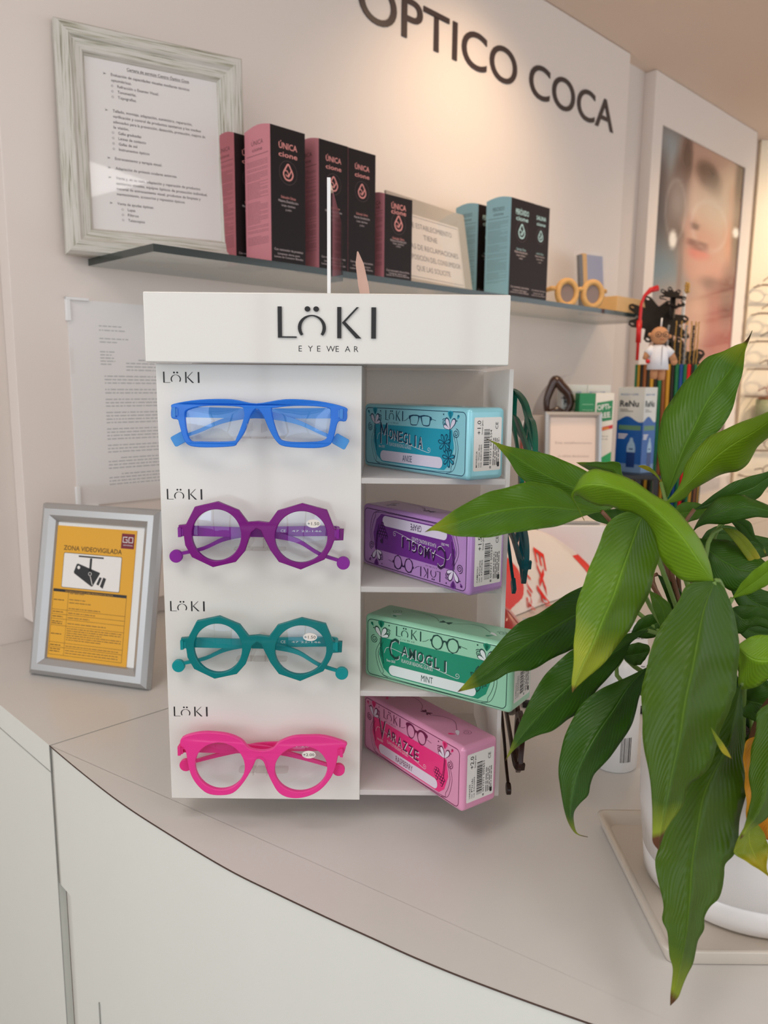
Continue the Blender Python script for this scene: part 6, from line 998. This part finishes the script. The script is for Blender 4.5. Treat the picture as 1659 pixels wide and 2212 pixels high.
# ================================================================== eyewear wall at the far right
t = thing('eyewear_display', 'brightly lit cream eyewear display panel with rows of thin rails at the far right', 'display panel', (1.33, 2.945, 0))
b = MB(); b.box(0, 0, -.5, 1.6, .022, 1.249, mat('cream_panel', (238, 228, 208), .4)); ob('panel', b, t)
for i in range(11):
    z = .742-.0985*i; b = MB(); b.box(.012-.0, -.075, z-.003, 1.2, -.069, z+.003, mat('rail_bronze', (120, 96, 74), .4)); [b.box(x, -.072, z-.002, x+.004, 0, z+.002, MATS['rail_bronze']) for x in (.015, .35, .7, 1.1)]; ob('rail', b, t)
def simple_specs(label, x, z, col, grp):
    q = thing('eyeglasses', label, 'glasses', (x, 2.873, z), group=grp); m_ = mat('specs_%d' % col[0], col, .3)
    for s_ in (-1, 1):
        b = MB(); b.tube([(s_*.034+.026*math.cos(2*PI*i/16), 0, .020*math.sin(2*PI*i/16)) for i in range(17)], .0018, m_, 6, False); ob('rim', b, q)
        b = MB(); b.tube([(s_*.062, 0, .006), (s_*.066, .005, .006), (s_*.062, .060, -.004)], .0022, m_, 6); ob('temple', b, q)
    b = MB(); b.tube([(-.009, 0, .006), (0, -.001, .009), (.009, 0, .006)], .0018, m_, 6); ob('bridge', b, q); return q
gs = 'glasses on the bright eyewear display'
rows = ['top', 'second', 'third', 'fourth', 'fifth', 'sixth', 'seventh', 'eighth', 'ninth']
for i, c_i in enumerate([(150, 120, 96), (176, 150, 120), (70, 54, 46), (120, 90, 70), (140, 60, 44), (60, 50, 44), (110, 84, 66), (90, 60, 48), (150, 120, 100)]):
    simple_specs('eyeglasses on the %s rail of the bright display panel at the far right' % rows[i], 1.435+.004*i, .742-.0985*i+.0255, c_i, gs)
t = thing('round_tin', 'pale green round tin standing on a rail of the bright eyewear display', 'tin', (1.405, 2.895, .252)); b = MB(); b.lathe([(0, 0), (.036, 0), (.036, .085), (0, .086)], mat('pale_green_tin', (150, 158, 128), .4), 28); ob('body', b, t); b = MB(); b.lathe([(0, .086), (.034, .086), (.026, .094), (.006, .100), (0, .102)], mat('copper_lid', (150, 92, 62), .4), 28); ob('lid', b, t)
# ================================================================== plant
def leafmat(name, c1, c2, tip, brown, amount):
    if name in MATS: return MATS[name]
    m = bpy.data.materials.new(name); m.use_nodes = True; nt = m.node_tree; N = nt.nodes; L = nt.links; b = N['Principled BSDF']; out = N['Material Output']
    uv = N.new('ShaderNodeUVMap'); sp = N.new('ShaderNodeSeparateXYZ'); L.new(uv.outputs[0], sp.inputs[0])
    tc = N.new('ShaderNodeTexCoord'); no = N.new('ShaderNodeTexNoise'); no.inputs['Scale'].default_value = 14; no.inputs['Detail'].default_value = 3; L.new(tc.outputs['Object'], no.inputs['Vector'])
    def math_(op, a, b_=None, v=None):
        n = N.new('ShaderNodeMath'); n.operation = op
        for i, x in enumerate((a, b_)):
            if x is None: continue
            if isinstance(x, (int, float)): n.inputs[i].default_value = x
            else: L.new(x, n.inputs[i])
        return n.outputs[0]
    # tip yellowing along the leaf plus a little noise
    f = math_('ADD', sp.outputs['Y'], math_('MULTIPLY', math_('SUBTRACT', no.outputs['Fac'], .5), .22))
    cr = N.new('ShaderNodeValToRGB'); L.new(f, cr.inputs[0]); e = cr.color_ramp.elements
    e[0].position = 0; e[0].color = (*lin(c1), 1); e[1].position = 1; e[1].color = (*lin(brown), 1)
    for p, c in ((.35, c2), (amount, c2), (min(.94, amount+.16), tip), (.95, tip), (.972, brown)): x = e.new(p); x.color = (*lin(c), 1)
    # paler midrib and edge; side veins
    u = math_('ABSOLUTE', math_('SUBTRACT', sp.outputs['X'], .5))
    rib = math_('LESS_THAN', u, .012)
    rs = N.new('ShaderNodeMapRange'); L.new(u, rs.inputs[0]); rs.inputs[1].default_value = .004; rs.inputs[2].default_value = .024; rs.inputs[3].default_value = .55; rs.inputs[4].default_value = 0
    ed = N.new('ShaderNodeMapRange'); L.new(u, ed.inputs[0]); ed.inputs[1].default_value = .485; ed.inputs[2].default_value = .5; ed.inputs[3].default_value = 0; ed.inputs[4].default_value = .35
    mx = N.new('ShaderNodeMixRGB'); L.new(math_('MAXIMUM', rs.outputs[0], ed.outputs[0]), mx.inputs[0]); L.new(cr.outputs[0], mx.inputs[1]); mx.inputs[2].default_value = (*lin([min(255, int(v*1.15+26)) for v in c2]), 1)
    vph = math_('SUBTRACT', math_('MULTIPLY', sp.outputs['Y'], 150.), math_('MULTIPLY', u, 105.))
    vein = math_('SINE', vph)
    nb = N.new('ShaderNodeTexNoise'); nb.inputs['Scale'].default_value = 60; L.new(tc.outputs['Object'], nb.inputs['Vector'])
    hsum = math_('ADD', math_('MULTIPLY', vein, .10), math_('MULTIPLY', nb.outputs['Fac'], .9)); hsum = math_('ADD', hsum, math_('MULTIPLY', rs.outputs[0], -2.2))
    bp = N.new('ShaderNodeBump'); bp.inputs['Strength'].default_value = .42; bp.inputs['Distance'].default_value = .0016; L.new(hsum, bp.inputs['Height'])
    vm = N.new('ShaderNodeMixRGB'); vm.blend_type = 'MULTIPLY'; L.new(math_('MULTIPLY', math_('ADD', vein, 1.), .05), vm.inputs[0]); L.new(mx.outputs[0], vm.inputs[1]); vm.inputs[2].default_value = (.55, .60, .5, 1)
    L.new(vm.outputs[0], b.inputs['Base Color']); L.new(bp.outputs[0], b.inputs['Normal']); b.inputs['Roughness'].default_value = .34; b.inputs['Specular IOR Level'].default_value = .28
    tl = N.new('ShaderNodeBsdfTranslucent'); L.new(vm.outputs[0], tl.inputs[0]); x = N.new('ShaderNodeMixShader'); x.inputs[0].default_value = .22
    L.new(b.outputs[0], x.inputs[1]); L.new(tl.outputs[0], x.inputs[2]); L.new(x.outputs[0], out.inputs[0]); MATS[name] = m; return m
_lin = lin
def lin(c): r = _lin(c); return (r[0]*.86, r[1]*.84, r[2]*.42)
HUES = {0: leafmat('leaf_mid', (86, 130, 44), (84, 128, 40), (150, 168, 50), (92, 60, 40), .80), 1: leafmat('leaf_olive', (110, 150, 40), (112, 148, 34), (150, 168, 50), (120, 90, 50), .9),
        2: leafmat('leaf_pale_tip', (68, 108, 42), (104, 146, 44), (168, 184, 70), (122, 82, 56), .62), 3: leafmat('leaf_bright', (128, 172, 52), (122, 166, 46), (150, 184, 60), (160, 150, 60), .9),
        4: leafmat('leaf_deep', (66, 104, 34), (76, 110, 28), (150, 170, 60), (104, 60, 44), .84), 5: leafmat('leaf_dark', (44, 84, 34), (58, 100, 34), (150, 162, 56), (96, 60, 40), .86),
        6: leafmat('leaf_yellowing', (104, 132, 44), (132, 148, 48), (178, 168, 60), (120, 70, 44), .5), 7: leafmat('leaf_withered', (214, 150, 52), (216, 148, 48), (206, 132, 44), (170, 96, 40), .7)}
lin = _lin
PC = Vector((.2800, .5500, 0))
tray = thing('plant_tray', 'shallow cream rectangular tray under the plant pot', 'tray', (0, 0, 0))
x0, y0, x1, y1 = .1885, .4590, .372, .6330
b = MB(); TR = M['tray']
o1 = rrect(x0+.004, y0+.004, x1-.004, y1-.004, .006); o2 = rrect(x0, y0, x1, y1, .008); o3 = rrect(x0+.003, y0+.003, x1-.003, y1-.003, .007); o4 = rrect(x0+.010, y0+.010, x1-.010, y1-.010, .006)
rings = [(o1, .0006), (o2, .0115), (o2, .0125), (o3, .0125), (o4, .0038)]; n = len(o1); V = []
for r_, z in rings: V += [(x, y, z) for x, y in r_]
b.add(V, [(j*n+i, j*n+(i+1) % n, (j+1)*n+(i+1) % n, (j+1)*n+i) for j in range(4) for i in range(n)], TR, True); b.add(V[:n], [tuple(range(n))[::-1]], TR); b.add(V[4*n:], [tuple(range(n))], TR)
ob('tray', b, tray)
plant = thing('potted_plant', 'leafy green peace lily in a round white pot standing on the cream tray', 'potted plant', (PC.x, PC.y, .0042))
b = MB(); b.lathe([(0, 0), (.066, 0), (.0705, .0015), (.0725, .004), (.0740, .0215), (.0733, .0222), (.0742, .0228), (.0785, .06), (.0800, .108), (.0800, .112), (.0775, .112), (.0755, .085), (0, .082)], M['pot'], 72); ob('pot', b, plant)
b = MB(); b.lathe([(.0765, .098), (.05, .100), (0, .102)], mat('soil', (44, 32, 26), .95, bump=(200, 1)), 40); ob('soil', b, plant)
inv = plant.matrix_world.inverted(); off_ = Vector((PC.x, PC.y, .0042))
def cat(a, b_, c, d, t): return .5*((2*b_)+(-a+c)*t+(2*a-5*b_+4*c-d)*t*t+(-a+3*b_-3*c+d)*t**3)
lr = random.Random(5)
for kk, (hue, rows_) in LEAVES.items():
    R_ = [[Vector(r[3*j:3*j+3])*1e-4-off_ for j in range(3)] for r in rows_]
    n = len(R_); st_ = []; S = 4
    for i in range(n-1):
        for q in range(S): st_.append([cat(R_[max(i-1, 0)][j], R_[i][j], R_[i+1][j], R_[min(i+2, n-1)][j], q/S) for j in range(3)])
    st_.append(R_[-1]); m_ = len(st_); K = 12; V = []; UV = []; ph = lr.uniform(0, 6)
    for i, (l, c, r) in enumerate(st_):
        v = i/(m_-1)
        for j in range(K+1):
            u = j/K*2-1; a = abs(u); e = l if u < 0 else r
            p = c.lerp(e, a); nrm = (r-l).cross(st_[min(i+1, m_-1)][1]-st_[max(i-1, 0)][1])
            if nrm.length > 1e-9: nrm.normalize()
            wd_ = (r-l).length
            p = p + nrm*(wd_*(.055*math.sin(PI*a) + .030*a*a*math.sin(v*31+ph+u*1.5) + .012*math.sin(v*23+ph*2+u*5)*(1-a*.5)))
            V.append(p); UV.append((j/K, v))
    F = [(i*(K+1)+j, (i+1)*(K+1)+j, (i+1)*(K+1)+j+1, i*(K+1)+j+1) for i in range(m_-1) for j in range(K)]
    me = bpy.data.meshes.new('leaf'); me.from_pydata(V, [], F); uvl = me.uv_layers.new(name='UVMap')
    for lp in me.loops: uvl.data[lp.index].uv = UV[lp.vertex_index]
    me.materials.append(HUES[hue]); me.polygons.foreach_set('use_smooth', [True]*len(F))
    lf = bpy.data.objects.new('leaf', me); COL.objects.link(lf); lf.parent = plant
    sd = lf.modifiers.new('thickness', 'SOLIDIFY'); sd.thickness = .0004; sd.offset = 0
    if hue == 7: lf['label'] = 'withered orange yellow leaf'
    # petiole from the soil to the leaf base
    if kk in ('N11', 'G', 'H', 'N9'): continue
    base = R_[0][1]; nxt = R_[2][1]; d0 = (base-nxt).normalized()
    a = math.atan2(base.y, base.x); g = Vector((.022*math.cos(a+lr.uniform(-.8, .8)), .022*math.sin(a+lr.uniform(-.8, .8)), .098))
    c2 = base + d0*.03 - Vector((0, 0, .02)); c1 = g + Vector((g.x*.5, g.y*.5, .06)); P = []
    for q in range(13):
        s_ = q/12; P.append(g*(1-s_)**3+c1*3*s_*(1-s_)**2+c2*3*s_*s_*(1-s_)+base*s_**3)
    b = MB(); b.tube(P, [.0024-.0009*q/12 for q in range(13)], mat('stem_green' if lr.random() < .7 else 'stem_brown', (104, 132, 62) if 'stem_green' in MATS or lr.random() < .7 else (110, 74, 50), .5), 7)
    ob('leaf_stem', b, lf)
